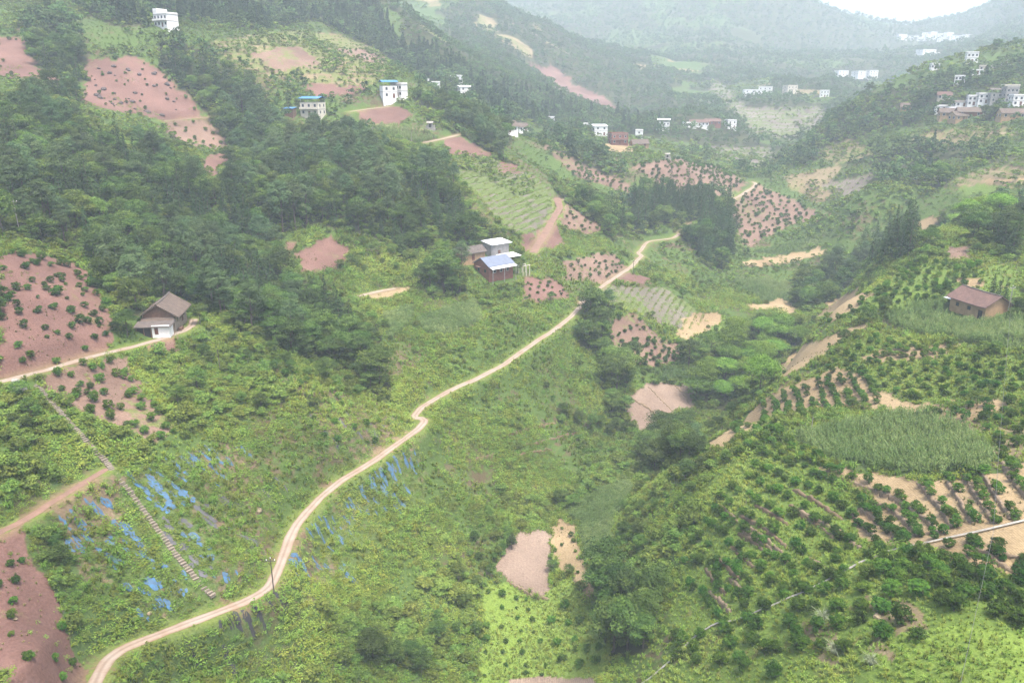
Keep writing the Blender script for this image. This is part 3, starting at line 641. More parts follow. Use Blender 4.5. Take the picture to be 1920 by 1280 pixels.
def windows(root, face, W, D, fh, floors, cols, z0=0.0, w=1.1, h=1.3, skip=(), ledge=True):
    """rows of windows on a face: 'f' front (-y), 'b' back, 'l' (-x), 'r' (+x)"""
    span = W if face in 'fb' else D
    for fl in range(floors):
        for c in range(cols):
            if (fl, c) in skip: continue
            u = -span / 2 + span * (c + .5) / cols; zc = z0 + fl * fh + fh * .55
            def bx(e0, e1, hw, hh):
                a = (u - hw, u + hw)
                if face == 'f': return box_vf(a[0], a[1], -D / 2 - e1, -D / 2 - e0, zc - hh, zc + hh)
                if face == 'b': return box_vf(a[0], a[1], D / 2 + e0, D / 2 + e1, zc - hh, zc + hh)
                if face == 'l': return box_vf(-W / 2 - e1, -W / 2 - e0, a[0], a[1], zc - hh, zc + hh)
                return box_vf(W / 2 + e0, W / 2 + e1, a[0], a[1], zc - hh, zc + hh)
            f = solid('window', [bx(-.02, .07, w / 2 + .1, h / 2 + .1)], M['window_frame'], root)
            solid('pane', [bx(.071, .09, w / 2, h / 2)], M['glass'], f)
def modern(name, label, px, py, rot, W, D, floors, wall='white_wall', roof='flat', roofm='blue_sheet', cols=3, cat='house', group=None, side='l', scols=2, fh=3.1, tower=False, balcony=False, pitch=.9, door=True):
    """a rendered village house: storeys, slab edges, windows, door and its kind of roof"""
    xy = ground_at(px, py)[0]; HOUSES.append((xy[0], xy[1], max(W, D) * .62 + .5))
    t = thing(name, label, cat, xy, rot, group); Hh = floors * fh
    boxp('wall', (-W/2, W/2, -D/2, D/2, -4.5, Hh), M[wall], t)
    for k in range(1, floors): boxp('slab_edge', (-W/2-.12, W/2+.12, -D/2-.12, D/2+.12, k*fh-.12, k*fh+.1), M['grey_wall'], t)
    windows(t, 'f', W, D, fh, floors, cols, skip=((0, cols // 2),) if door else ())
    if side: windows(t, side, W, D, fh, floors, scols)
    if door:
        u = -W/2 + W * (cols // 2 + .5) / cols
        boxp('door', (u-.6, u+.6, -D/2-.08, -D/2+.02, .05, 2.2), M['door_wood'], t)
    if roof == 'flat':
        r = boxp('roof', (-W/2-.25, W/2+.25, -D/2-.25, D/2+.25, Hh, Hh+.2), M['grey_wall'], t)
        pw = .18
        solid('parapet', [box_vf(-W/2, W/2, -D/2, -D/2+pw, Hh+.2, Hh+.95), box_vf(-W/2, W/2, D/2-pw, D/2, Hh+.2, Hh+.95), box_vf(-W/2, -W/2+pw, -D/2+pw, D/2-pw, Hh+.2, Hh+.95), box_vf(W/2-pw, W/2, -D/2+pw, D/2-pw, Hh+.2, Hh+.95)], M[wall], r)
        if tower: boxp('stair_tower', (-W/2+.01, -W/2+W*.3, -D/2+.01, D/2-.5, Hh+.21, Hh+2.9), M[wall], t)
    elif roof == 'sheet':      # metal sheet roof on posts above the flat slab
        boxp('roof_slab', (-W/2-.1, W/2+.1, -D/2-.1, D/2+.1, Hh, Hh+.15), M['grey_wall'], t)
        for sx in (-1, 1):
            for sy in (-1, 1): boxp('post', (sx*(W/2-.3)-.08, sx*(W/2-.3)+.08, sy*(D/2-.3)-.08, sy*(D/2-.3)+.08, Hh+.15, Hh+1.9), M['grey_wall'], t)
        solid('roof', [slope_vf(-W/2-.6, W/2+.6, 0, Hh+1.9+pitch, -D/2-.6, Hh+1.9, .08), slope_vf(-W/2-.6, W/2+.6, 0.001, Hh+1.9+pitch, D/2+.6, Hh+1.9, .08)], M[roofm], t)
    elif roof == 'gable':
        solid('gable', [gable_wall_vf(-W/2+.01, W/2-.01, -D/2+.01, D/2-.01, Hh-.02, Hh, Hh+pitch*2)], M[wall], t)
        s = pitch*2 / (D/2)
        solid('roof', [slope_vf(-W/2-.5, W/2+.5, 0, Hh+pitch*2+.12, -D/2-.6, Hh-.6*s+.12, .14), slope_vf(-W/2-.5, W/2+.5, .001, Hh+pitch*2+.12, D/2+.6, Hh-.6*s+.12, .14)], M[roofm], t)
    elif roof == 'lean':
        solid('roof', [slope_vf(-W/2-.4, W/2+.4, D/2+.4, Hh+pitch+.1, -D/2-.5, Hh+.06, .12)], M[roofm], t)
    if balcony:
        for k in range(1, floors):
            bl = boxp('balcony', (-W/2+.2, W/2-.2, -D/2-1.3, -D/2-.13, k*fh-.1, k*fh+.06), M['grey_wall'], t)
            boxp('balustrade', (-W/2+.2, W/2-.2, -D/2-1.3, -D/2-1.2, k*fh+.06, k*fh+.95), M[wall], bl)
    return t

# the old tiled farmhouse on its terrace
def tiled_farmhouse():
    xy = ground_at(300, 618)[0]; HOUSES.append((xy[0], xy[1], 7)); HOUSES.append((xy[0] + 1.2, xy[1] + 6.5, 6)); ax = R(98)
    t = thing('farmhouse', 'old brown tiled farmhouse with timber gable and whitewashed lean-to beside the concrete lane', 'house', xy, ax, sink=-.2)
    # local x runs back along the ridge, gable end at x=0 towards the valley
    solid('wall', [gable_wall_vf(0, 10.5, -3.6, 3.6, -4, 3.6, 5.9)], M['plaster_old'], t)
    solid('gable_boards', [([(-.06,-3.55,2.5),(-.06,3.55,2.5),(-.06,3.3,3.6),(-.06,0,5.7),(-.06,-3.3,3.6),(.02,-3.55,2.5),(.02,3.55,2.5),(.02,3.3,3.6),(.02,0,5.7),(.02,-3.3,3.6)], [(0,4,3,2,1),(5,6,7,8,9),(0,1,6,5),(1,2,7,6),(2,3,8,7),(3,4,9,8),(4,0,5,9)])], M['timber'], t)
    r = solid('roof', [slope_vf(-.9, 11.2, 0, 6.25, -4.9, 3.0, .2, .25), slope_vf(-.9, 11.2, .001, 6.25, 4.9, 3.0, .2, .25)], M['tile_brown'], t)
    solid('ridge_tiles', [slope_vf(-.95, 11.25, -.16, 6.42, .16, 6.42, .2, .25)], M['tile_grey'], r)
    solid('porch_roof', [slope_vf(-3.7, 3.7, -2.3, 2.05, .1, 3.0, .15)], M['tile_brown'], t).rotation_euler = (0, 0, R(-90))
    s = boxp('shed', (-5.2, -2.2, -3.7, 0.2, -4, 2.25), M['white_wall'], t)
    boxp('shed_door', (-5.26, -5.18, -1.2, -.4, .2, 1.8), M['door_wood'], s)
    boxp('shed_bay', (-5.0, -2.3, .3, 3.7, -4, 1.9), M['dark_open'], t)
    for y in (.4, 2.0, 3.6): boxp('post', (-5.3, -5.16, y-.08, y+.08, -3, 2.0), M['timber'], t)
    rr = solid('shed_roof', [slope_vf(-4.1, 4.3, -5.7, 2.12, -2.0, 2.62, .12)], M['tile_grey'], t); rr.rotation_euler = (0, 0, R(-90)); 
    for x in (2.5, 5.0, 8.0):
        f = boxp('window', (x-.55, x+.55, -3.68, -3.58, 1.2, 2.3), M['timber'], t); boxp('pane', (x-.42, x+.42, -3.70, -3.682, 1.3, 2.2), M['glass'], f)
    boxp('door', (6.1, 7.2, -3.68, -3.58, .1, 2.2), M['door_wood'], t)
    tt = thing('timber_pile', 'stack of dark firewood against the wall of the tiled farmhouse', 'firewood', tuple(xy + np.array([math.cos(ax)*1.5+math.sin(ax)*4.4, math.sin(ax)*1.5-math.cos(ax)*4.4])), ax)
    for k in range(9):
        a = boxp('log', (-1.0 + (k % 3)*.05, 1.1, -.35+.26*(k % 3), -.12+.26*(k % 3), .05+.25*(k // 3), .28+.25*(k // 3)), M['timber'], tt)
tiled_farmhouse()
# the brick farm
def brick_farm():
    xy = ground_at(925, 512)[0]; ax = R(40); HOUSES.append((xy[0], xy[1], 8))
    c, s = math.cos(ax), math.sin(ax)
    def off(x, y): return (xy[0] + c*x - s*y, xy[1] + s*x + c*y)
    t = thing('brick_house', 'red brick farmhouse with blue grey sheet roof and a white awning', 'house', tuple(xy), ax)
    solid('wall', [gable_wall_vf(-5.5, 5.5, -4.5, 4.2, -3.5, 3.9, 6.2)], M['brick'], t)
    solid('roof', [slope_vf(-6.0, 6.0, 0, 6.45, -5.0, 3.85, .1), slope_vf(-6.0, 6.0, .001, 6.45, 4.7, 3.9, .1)], M['grey_sheet'], t)
    solid('awning', [slope_vf(-5.6, 5.9, -4.6, 3.75, -6.6, 3.2, .08)], M['white_sheet'], t)
    for x in (-5.3, 0, 5.3): boxp('awning_post', (x-.07, x+.07, -6.5, -6.36, -2.5, 3.2), M['grey_wall'], t)
    for y in (-2.3, 1.4):
        f = boxp('window', (-5.58, -5.48, y-.6, y+.6, 1.4, 2.6), M['timber'], t); boxp('pane', (-5.6, -5.582, y-.48, y+.48, 1.5, 2.5), M['glass'], f)
    boxp('canopy', (-6.4, -5.5, .2, 2.4, 3.0, 3.12), M['rust_sheet'], t)
    for x in (-3, 0, 3): 
        f = boxp('window', (x-.6, x+.6, -4.58, -4.48, 1.3, 2.6), M['window_frame'], t); boxp('pane', (x-.5, x+.5, -4.6, -4.582, 1.4, 2.5), M['glass'], f)
    b = thing('barn', 'low barn with weathered grey brown roof behind the red brick farmhouse', 'barn', off(-4.5, 8.2), ax)
    HOUSES.append((*off(-4.5, 8.2), 6))
    solid('wall', [gable_wall_vf(-5.5, 5.0, -2.8, 2.8, -3, 3.0, 4.6)], M['mud_wall'], b)
    solid('roof', [slope_vf(-6.2, 5.6, 0, 4.85, -3.5, 2.8, .16, .1), slope_vf(-6.2, 5.6, .001, 4.85, 3.5, 2.8, .16, .1)], M['tile_grey'], b)
    boxp('door', (-1, .2, -2.88, -2.78, .1, 2.2), M['door_wood'], b)
    w = thing('shed', 'grey walled shed with a flat white sheet roof beside the barn', 'shed', off(8.6, 9.2), ax); HOUSES.append((*off(8.6, 9.2), 6))
    boxp('wall', (-4.2, 4.2, -2.6, 2.6, -3, 4.3), M['grey_wall'], w)
    solid('roof', [slope_vf(-4.6, 5.2, 3.2, 5.3, -3.6, 4.5, .1)], M['white_sheet'], w)
    boxp('door', (-1, .1, -2.68, -2.58, .1, 2.1), M['door_wood'], w)
    q = thing('open_shelter', 'white sheet canopy on posts in front of the grey walled shed', 'shelter', off(9.2, 3.0), ax); HOUSES.append((*off(9.2, 3.0), 5))
    solid('roof', [slope_vf(-3.4, 4.8, 2.7, 4.0, -2.4, 3.5, .1)], M['white_sheet'], q)
    for x in (-3.0, .6, 4.4):
        for y in (-2.1, 2.3): boxp('post', (x-.07, x+.07, y-.07, y+.07, -3, 3.5), M['timber'], q)
    boxp('store', (-2.6, 1.6, .4, 2.2, -3, 2.4), M['timber'], q)
    g = thing('post_shelter', 'unroofed pale timber frame beside the brick farm', 'frame', off(12.0, -3.2), ax); HOUSES.append((*off(12.0, -3.2), 3))
    for x in (-1.6, 0, 1.6):
        for y in (-1.2, 1.2): boxp('post', (x-.1, x+.1, y-.1, y+.1, -2, 3.4), M['cream_wall'], g)
    for y in (-1.2, 1.2): boxp('beam', (-1.9, 1.9, y-.09, y+.09, 3.4, 3.6), M['cream_wall'], g)
brick_farm()
def mud_house():
    xy = ground_at(1836, 584)[0]; ax = math.atan2(-.97, .25); HOUSES.append((xy[0], xy[1], 8.5))
    t = thing('mud_brick_house', 'ochre mud brick house with a brown tiled roof above the maize field', 'house', tuple(xy), ax, sink=.7)
    solid('wall', [([(-6,-3.6,-4),(5.2,-3.6,-4),(5.2,6.2,-4),(-6,6.2,-4),(-6,-3.6,3.9),(5.2,-3.6,3.9),(5.2,6.2,2.3),(-6,6.2,2.3),(-6,0,5.9),(5.2,0,5.9)], [(0,3,2,1),(0,1,5,4),(1,2,6,9,5),(2,3,7,6),(3,0,4,8,7),(4,5,9,8),(7,8,9,6)])], M['mud_wall'], t)
    r = solid('roof', [slope_vf(-6.7, 5.9, 0, 6.15, -4.6, 3.5, .18, .2), slope_vf(-6.7, 5.9, .001, 6.15, 6.9, 2.15, .18, .2)], M['tile_red'], t)
    solid('ridge_tiles', [slope_vf(-6.75, 5.95, -.15, 6.3, .15, 6.3, .18, .2)], M['tile_grey'], r)
    boxp('door', (3.2, 4.4, -3.68, -3.58, .0, 2.3), M['dark_open'], t)
    for x in (-3.5, .2):
        f = boxp('window', (x-.5, x+.5, -3.68, -3.58, 1.5, 2.5), M['timber'], t); boxp('pane', (x-.4, x+.4, -3.7, -3.682, 1.6, 2.4), M['glass'], f)
    boxp('doorway', (5.18, 5.28, 1.6, 3.6, -.6, 1.4), M['dark_open'], t); boxp('doorway', (5.18, 5.28, 4.8, 5.4, -.8, 1.0), M['dark_open'], t)
    solid('lean_to_roof', [slope_vf(-8.6, -6.05, -3.4, 2.6, 1.0, 3.1, .12)], M['white_sheet'], t)
mud_house()
# houses along the hill lanes
modern('village_house', 'unfinished pale three storey house with a stair tower on the wooded hilltop', 313, 52, R(-28), 10, 7, 2, 'white_wall', 'flat', tower=True, balcony=True, cols=4)
modern('village_house', 'white two storey house with a bright blue sheet roof above the wood', 588, 217, R(-14), 9.5, 8, 2, 'cream_wall', 'sheet', 'blue_sheet', cols=3, balcony=True, side='r')
modern('hut', 'small hut with a blue roof next to the blue roofed house', 545, 216, R(-12), 4.5, 3.5, 1, 'timber', 'lean', 'blue_sheet', cols=2, cat='hut', side=None, pitch=.5)
modern('village_house', 'tall white house with a dark blue sheet roof at the lane end', 729, 184, R(22), 7.5, 7.5, 2, 'white_wall', 'sheet', 'blue_sheet', cols=2, side='r', fh=3.0)
modern('village_house', 'plain white flat roofed house adjoining the dark blue roofed house', 749, 182, R(-24), 6.5, 6, 2, 'white_wall', 'flat', cols=4, side='l')
modern('village_house', 'low white flat roofed house with corner pinnacles under the ridge wood', 809, 164, R(-8), 11, 7, 1, 'white_wall', 'flat', cols=3, side='l', tower=True)
modern('village_house', 'white gabled house on the slope below its neighbours', 872, 180, R(18), 9, 7, 2, 'white_wall', 'lean', 'white_sheet', cols=2, side='l')
modern('village_house', 'white two storey house half hidden behind trees', 856, 160, R(-10), 8, 7, 2, 'white_wall', 'flat', cols=2, side='l')
modern('village_house', 'small white house at the end of the upper row', 900, 163, R(-6), 9, 6, 1, 'white_wall', 'gable', 'tile_grey', cols=3, side='l', pitch=.7)
modern('village_house', 'old white gabled farmhouse in the wooded gully', 950, 248, R(30), 10, 8, 1, 'white_wall', 'gable', 'tile_brown', cols=3, side='l', pitch=1.3, fh=3.6)
modern('village_house', 'white gabled cottage beside the old farmhouse in the gully', 978, 246, R(25), 7, 6, 1, 'white_wall', 'gable', 'tile_brown', cols=2, side='l', pitch=1.1)
modern('village_house', 'pale house front with a flat roof on the orchard ridge', 1124, 254, R(8), 9, 8, 2, 'white_wall', 'lean', 'white_sheet', cols=2, side='l')
modern('village_house', 'unplastered red brick house with open balconies', 1158, 270, R(10), 11, 9, 2, 'brick', 'flat', cols=3, side='l', balcony=True)
modern('village_house', 'narrow white house beside the red brick house', 1198, 260, R(-10), 6, 6, 2, 'white_wall', 'flat', cols=1, side='l', scols=1)
modern('barn', 'old tiled barn below the narrow white house', 1198, 276, R(15), 11, 6, 1, 'mud_wall', 'gable', 'tile_brown', cols=2, side='l', cat='barn', fh=2.6, pitch=1.1)
modern('village_house', 'white house with a sheet roof among trees on the orchard ridge', 1096, 240, R(-12), 10, 7, 1, 'white_wall', 'flat', cols=3, side='l')
modern('village_house', 'long low white building showing above the gully trees', 1022, 228, R(-6), 15, 6, 1, 'white_wall', 'flat', cols=4, side=None)
modern('village_house', 'white three storey house with a roof shelter standing alone', 1242, 243, R(-8), 11, 9, 2, 'white_wall', 'sheet', 'white_sheet', cols=4, side='l')
modern('village_house', 'long white house in the far valley row', 1310, 236, R(-4), 16, 8, 1, 'white_wall', 'gable', 'tile_red', cols=5, side='l', pitch=1.0)
modern('village_house', 'red roofed house in the far valley row', 1335, 234, R(5), 13, 8, 1, 'brick', 'gable', 'tile_red', cols=4, side='l', pitch=1.0)
modern('village_house', 'white house at the near end of the far valley row', 1292, 238, R(10), 10, 8, 1, 'white_wall', 'flat', cols=3, side='l')
modern('village_house', 'square white house apart from the far valley row', 1369, 240, R(8), 8, 8, 2, 'white_wall', 'flat', cols=2, side='l')
for (px, py, w, fl, lab) in [(1410,180,30,2,'long white house on the brow of the far red hillside'), (1434,180,22,3,'tall white house on the brow of the far red hillside'), (1480,178,20,3,'pinkish tall house set apart on the far red hillside'), (1545,182,14,2,'small white house in the woods beside the far red hillside'),
                            (1577,142,18,2,'white house on the far slope above the woods'), (1618,143,30,2,'broad white house on the far slope above the woods'), (1634,146,15,3,'tall white house next to the broad one on the far slope'),
                            (1735,102,24,2,'lone white house high on the hazy far slope'), (1754,104,14,1,'low annex beside the lone white house on the hazy slope'), (1820,118,16,2,'hazy white house above the village spur'), (1752,130,13,1,'faint white building on the hazy slope below the saddle')]:
    rg_ = float(np.hypot(*ground_at(px, py)[0])); w = w * rg_ / F; 
    modern('village_house', lab, px, py, R(random.Random(px).uniform(-20, 20)), w, w * .7, fl, 'white_wall' if px != 1480 else 'cream_wall', 'flat', cols=3, side='l', scols=1, fh=min(3.1, 7.0 * rg_ / F))
# village on the right spur
VIL = [(1768,208,R(-20),14,8,1,'white_wall','flat','long white house at the lower end of the spur village'), (1790,212,R(-18),12,8,1,'white_wall','flat','white flat roofed house above the old tiled houses'), (1805,200,R(-16),15,9,1,'white_wall','lean','white house with a row of small windows in the middle of the village'),
       (1823,198,R(-18),10,9,2,'white_wall','flat','white house with a blank side wall in the village'), (1845,194,R(-14),13,10,2,'white_wall','flat','tall white house beside the grey block'), (1868,192,R(-12),14,11,2,'grey_wall','sheet','grey concrete block with a dark sheet roof'),
       (1890,192,R(-8),10,10,3,'grey_wall','flat','tall bare concrete house in the village'), (1908,198,R(-6),13,9,2,'white_wall','flat','white three storey house with rows of dark windows'), (1893,170,R(-10),13,9,1,'cream_wall','flat','pale house on the upper lane of the village'),
       (1798,158,R(-24),12,8,2,'white_wall','flat','white house among trees above the village'), (1770,186,R(-22),12,7,1,'cream_wall','gable','low pink roofed house behind the white row'), (1832,140,R(-25),13,7,1,'white_wall','flat','white house on the upper wooded spur'),
       (1848,132,R(-25),16,7,1,'cream_wall','flat','long low house on the crest of the spur'), (1884,122,R(-20),12,8,1,'white_wall','flat','white house high on the spur crest'), (1875,206,R(-6),32,1.2,1,'grey_wall','flat','')]
for px, py, a, w, d, fl, wm, rf, lab in VIL:
    if not lab: continue
    k_ = .5 if py < 160 else .66; w *= k_; d *= k_
    modern('village_house', lab, px, py, a, w, d, fl, wm, rf, 'tile_red' if rf == 'gable' else 'tile_grey', cols=3 if w < 10 else 4, side='l', scols=2, fh=2.6 if py >= 160 else 2.3)
for px, py, a, w, lab in [(1780,220,R(-15),12,'old brown tiled house at the foot of the spur village'), (1798,226,R(10),10,'small brown tiled house with a pink gable below the village'), (1815,219,R(-14),13,'red brick tiled house below the white row'), (1895,222,R(-8),13,'old brown tiled house below the tall concrete house'), (1700,209,R(-20),8,'small tiled barn beside the round tree below the village')]:
    modern('tiled_house', lab, px, py, a, w, 7, 1, 'brick' if 'brick' in lab else 'mud_wall', 'gable', 'tile_brown', cols=3, side='l', fh=3.0, pitch=1.1)
# hamlet on the saddle
rs = random.Random(5)
SAD = [1690, 1702, 1714, 1725, 1736, 1748, 1758, 1768, 1778, 1790, 1800, 1812, 1740, 1765]
for k, px in enumerate(SAD):
    az, _ = ray(px, 66); 
    modern('village_house', 'white house in the hazy hamlet on the skyline saddle', px, 66 + rs.uniform(2, 12) + (4 if k > 11 else 0), rs.uniform(-.4, .4), rs.uniform(14, 22), 9, rs.choice((2, 2, 3)), 'white_wall', 'flat', cols=3, side=None, group='houses of the skyline hamlet', door=False)
# ---------------------------------------------------------------- plants: prototypes made of many small leaves
def leaves(C, Nn, size, tint, aspect=1.7, rnd=None, droop=0.0):
    """rhombic leaf faces at C with normals Nn"""
    rnd = rnd or rng; n = len(C); Nn = Nn / (np.linalg.norm(Nn, axis=1, keepdims=True) + 1e-9)
    a = rnd.normal(size=(n, 3)); a[:, 2] -= droop; u = a - (a * Nn).sum(1, keepdims=True) * Nn; u /= np.linalg.norm(u, axis=1, keepdims=True) + 1e-9
    v = np.cross(Nn, u); s = np.asarray(size).reshape(-1, 1) * np.ones((n, 1))
    P = np.stack([C - u * s * .5, C + v * s * .5 / aspect - u * s * .05, C + u * s * .5 - Nn * s * .12, C - v * s * .5 / aspect - u * s * .05], 1)
    return P.reshape(-1, 3), np.repeat(np.asarray(tint) * np.ones(n), 4)
def leaf_mesh(name, parts, mat):
    V = np.concatenate([p[0] for p in parts]); T = np.concatenate([p[1] for p in parts])
    me = mesh_np(name, V, np.arange(len(V)).reshape(-1, 4), [mat])
    a = me.attributes.new('tint', 'FLOAT', 'POINT'); a.data.foreach_set('value', T.astype(np.float32)); return me
def sph(n, r, up=0.0):
    d = r.normal(size=(n, 3)); d /= np.linalg.norm(d, axis=1, keepdims=True)
    if up: d[:, 2] = np.where(r.random(n) < up, np.abs(d[:, 2]), d[:, 2])
    return d
def crown_lobed(seed, h, rad, base, nl, per, leaf, flat=1.0, mat=None, name='crown', up=.7):
    """a crown of many leafy lobes with gaps between; h top height, base lowest leaf"""
    r = np.random.default_rng(seed); parts = []; cz = (h + base) / 2; hz = (h - base) / 2
    d = sph(nl, r, up); k = r.uniform(.45, .95, (nl, 1)) ** .7; C = d * k * np.array([rad * .8, rad * .8, hz * .8]) + np.array([0, 0, cz])
    C[:, :2] += r.normal(size=(nl, 2)) * rad * .08
    for c in C:
        lr = rad * r.uniform(.22, .40); ti = r.uniform(.1, .8); n = int(per * r.uniform(.7, 1.3))
        q = sph(n, r, .75); q2 = q * np.array([1, 1, .62 * flat]) * lr * r.uniform(.55, 1.05, (n, 1))
        parts.append(leaves(c + q2, q + np.array([0, 0, .55]) + r.normal(size=(n, 3)) * .35, r.uniform(.7, 1.3, n) * leaf, np.clip(ti + r.normal(size=n) * .12, 0, 1), 1.6, r))
    return leaf_mesh(name, parts, mat)
def crown_conifer(seed, h, rad, base, n, leaf, mat, sparse=0.0):
    r = np.random.default_rng(seed); parts = []; nb = 0
    z = base
    while z < h - .2:
        t = (z - base) / (h - base); rr = rad * (1 - t) ** .75 * r.uniform(.8, 1.15) + .12; kb = max(4, int(9 * (1 - t) + 4))
        for b in range(kb):
            a = r.uniform(0, 6.283); L = rr * r.uniform(.65, 1.15); ti = r.uniform(.1, .7); m = max(3, int(n * (L / rad)))
            s = r.uniform(.25, 1.0, m) ** .8; c = np.stack([np.cos(a) * L * s, np.sin(a) * L * s, z + .25 * L * s - .35 * L * s * s + r.normal(size=m) * .12], 1); c[:, :2] += r.normal(size=(m, 2)) * .12 * L
            nn = np.stack([np.cos(a) * .7 * np.ones(m), np.sin(a) * .7 * np.ones(m), np.ones(m)], 1) + r.normal(size=(m, 3)) * .4
            parts.append(leaves(c, nn, leaf * r.uniform(.7, 1.3, m), np.clip(ti + r.normal(size=m) * .1, 0, 1), 2.2, r, .3))
        z += (h - base) / 24 * r.uniform(.8, 1.2)
    c = np.array([[0, 0, h - .3], [0, 0, h]]); parts.append(leaves(c, np.array([[1., 0, .3], [0, 1, .3]]), .6, .5, 3, r))
    return leaf_mesh('crown', parts, mat)
def trunk_mesh(seed, h, r0, mat, limbs=4, name='trunk', spread=1.5):
    r = random.Random(seed); V = []; Fc = []
    def tube(p, q, ra, rb, k=6):
        d = (Vector(q) - Vector(p)).normalized(); u = d.orthogonal().normalized(); w = d.cross(u); b = len(V)
        for P, rad in ((p, ra), (q, rb)):
            for i in range(k):
                a = 6.2832 * i / k; V.append(tuple(Vector(P) + u * math.cos(a) * rad + w * math.sin(a) * rad))
        for i in range(k): j = (i + 1) % k; Fc.append((b + i, b + j, b + k + j, b + k + i))
    m = (r.uniform(-.1, .1) * h * .3, r.uniform(-.1, .1) * h * .3, h * .5)
    tube((0, 0, -.6), m, r0, r0 * .7); tube(m, (m[0] * 1.5, m[1] * 1.5, h), r0 * .7, r0 * .25)
    for k in range(limbs):
        a = r.uniform(0, 6.28); z = h * r.uniform(.35, .8); tube((m[0] * z / h * 1.5, m[1] * z / h * 1.5, z), (math.cos(a) * spread, math.sin(a) * spread, z + h * .25), r0 * .4, r0 * .12, 5)
    me = bpy.data.meshes.new(name); me.from_pydata(V, [], Fc); me.materials.append(mat); me.update(); return me
M['bark'] = mat_plain('bark', (.13, .10, .075), .95, 3, .4)
M['lf_broad'] = mat_leaf('leaf_broad', (0.033, 0.060, 0.018), (0.068, 0.112, 0.028), (0.151, 0.209, 0.043))
M['lf_conifer'] = mat_leaf('leaf_conifer', (0.023, 0.042, 0.018), (0.039, 0.068, 0.025), (0.074, 0.107, 0.036), .12, .02)
M['lf_pale'] = mat_leaf('leaf_pale', (0.045, 0.077, 0.032), (0.079, 0.127, 0.050), (0.130, 0.180, 0.075))
M['lf_umbrella'] = mat_leaf('leaf_umbrella', (0.061, 0.114, 0.020), (0.123, 0.208, 0.030), (0.235, 0.342, 0.055))
M['lf_citrus'] = mat_leaf('leaf_citrus', (0.023, 0.052, 0.011), (0.045, 0.097, 0.016), (0.108, 0.177, 0.026))
M['lf_shrub'] = mat_leaf('leaf_shrub', (0.058, 0.092, 0.023), (0.117, 0.172, 0.035), (0.216, 0.274, 0.057), .25, .035)
M['lf_herb'] = mat_leaf('leaf_herb', (0.077, 0.116, 0.024), (0.142, 0.208, 0.035), (0.257, 0.309, 0.059), .25, .04)
M['lf_grass'] = mat_leaf('leaf_grass', (0.120, 0.173, 0.034), (0.198, 0.271, 0.048), (0.311, 0.358, 0.090), .3, .03)
M['lf_corn'] = mat_leaf('leaf_corn', (0.072, 0.120, 0.037), (0.122, 0.188, 0.058), (0.225, 0.270, 0.101), .25, .015)
M['lf_dry'] = mat_leaf('leaf_dry', (0.095, 0.095, 0.038), (0.152, 0.142, 0.057), (0.228, 0.199, 0.095), .2, .03)
M['lf_far'] = mat_leaf('leaf_far', (0.037, 0.066, 0.026), (0.062, 0.106, 0.036), (0.110, 0.168, 0.053), .15, .03)
M['lf_reed'] = mat_leaf('leaf_reed', (0.180, 0.216, 0.126), (0.252, 0.288, 0.180), (0.360, 0.378, 0.270), .25, .01)
KIND = {}   # kind -> list of (crown mesh, trunk mesh)
def proto(kind, n, crown, trunk):
    KIND[kind] = [(crown(k), trunk(k)) for k in range(n)]
proto('broadleaf', 4, lambda k: crown_lobed(100 + k, 7.2 + k * .6, 3.1 + .25 * k, 1.6, 46, 85, .32, mat=M['lf_broad']), lambda k: trunk_mesh(k, 5.0, .2, M['bark'], 5, spread=1.8))
proto('conifer', 4, lambda k: crown_conifer(120 + k, 9.5 + k * .8, 1.75 + .12 * k, .8, 13, .40, M['lf_conifer']), lambda k: trunk_mesh(k + 9, 8.5, .17, M['bark'], 0))
proto('pale_tree', 3, lambda k: crown_lobed(140 + k, 10.5 + k * .8, 2.5 + .2 * k, 1.5, 56, 72, .29, 1.5, M['lf_pale']), lambda k: trunk_mesh(k + 19, 8.0, .2, M['bark'], 6, spread=1.2))
proto('spreading_tree', 3, lambda k: crown_lobed(160 + k, 6.8 + k * .4, 4.0, 1.8, 80, 62, .32, 1.0, M['lf_umbrella']), lambda k: trunk_mesh(k + 29, 4.8, .2, M['bark'], 6, spread=2.6))
proto('citrus_tree', 4, lambda k: crown_lobed(180 + k, 2.0 + .1 * k, 1.25, -.05, 34, 34, .24, 1.3, M['lf_citrus'], up=.3), lambda k: trunk_mesh(k + 39, 1.3, .07, M['bark'], 3, spread=.5))
proto('shrub', 4, lambda k: crown_lobed(200 + k, 1.6 + .3 * k, 1.3 + .1 * k, -.2, 24, 30, .28, 1.2, M['lf_shrub'], up=.4), lambda k: trunk_mesh(k + 49, .9, .05, M['bark'], 3, spread=.5))
def herb(seed, mat, n=46, w=.65, h=.55, leaf=.26, aspect=1.9):
    r = np.random.default_rng(seed); d = sph(n, r, 1.0); c = d * np.array([w, w, h]) * r.uniform(.5, 1.05, (n, 1))
    return leaf_mesh('herb', [leaves(c, d * .6 + np.array([0, 0, .7]) + r.normal(size=(n, 3)) * .35, leaf * r.uniform(.6, 1.3, n), np.clip(r.uniform(.2, .7) + r.normal(size=n) * .16, 0, 1), aspect, r)], mat)
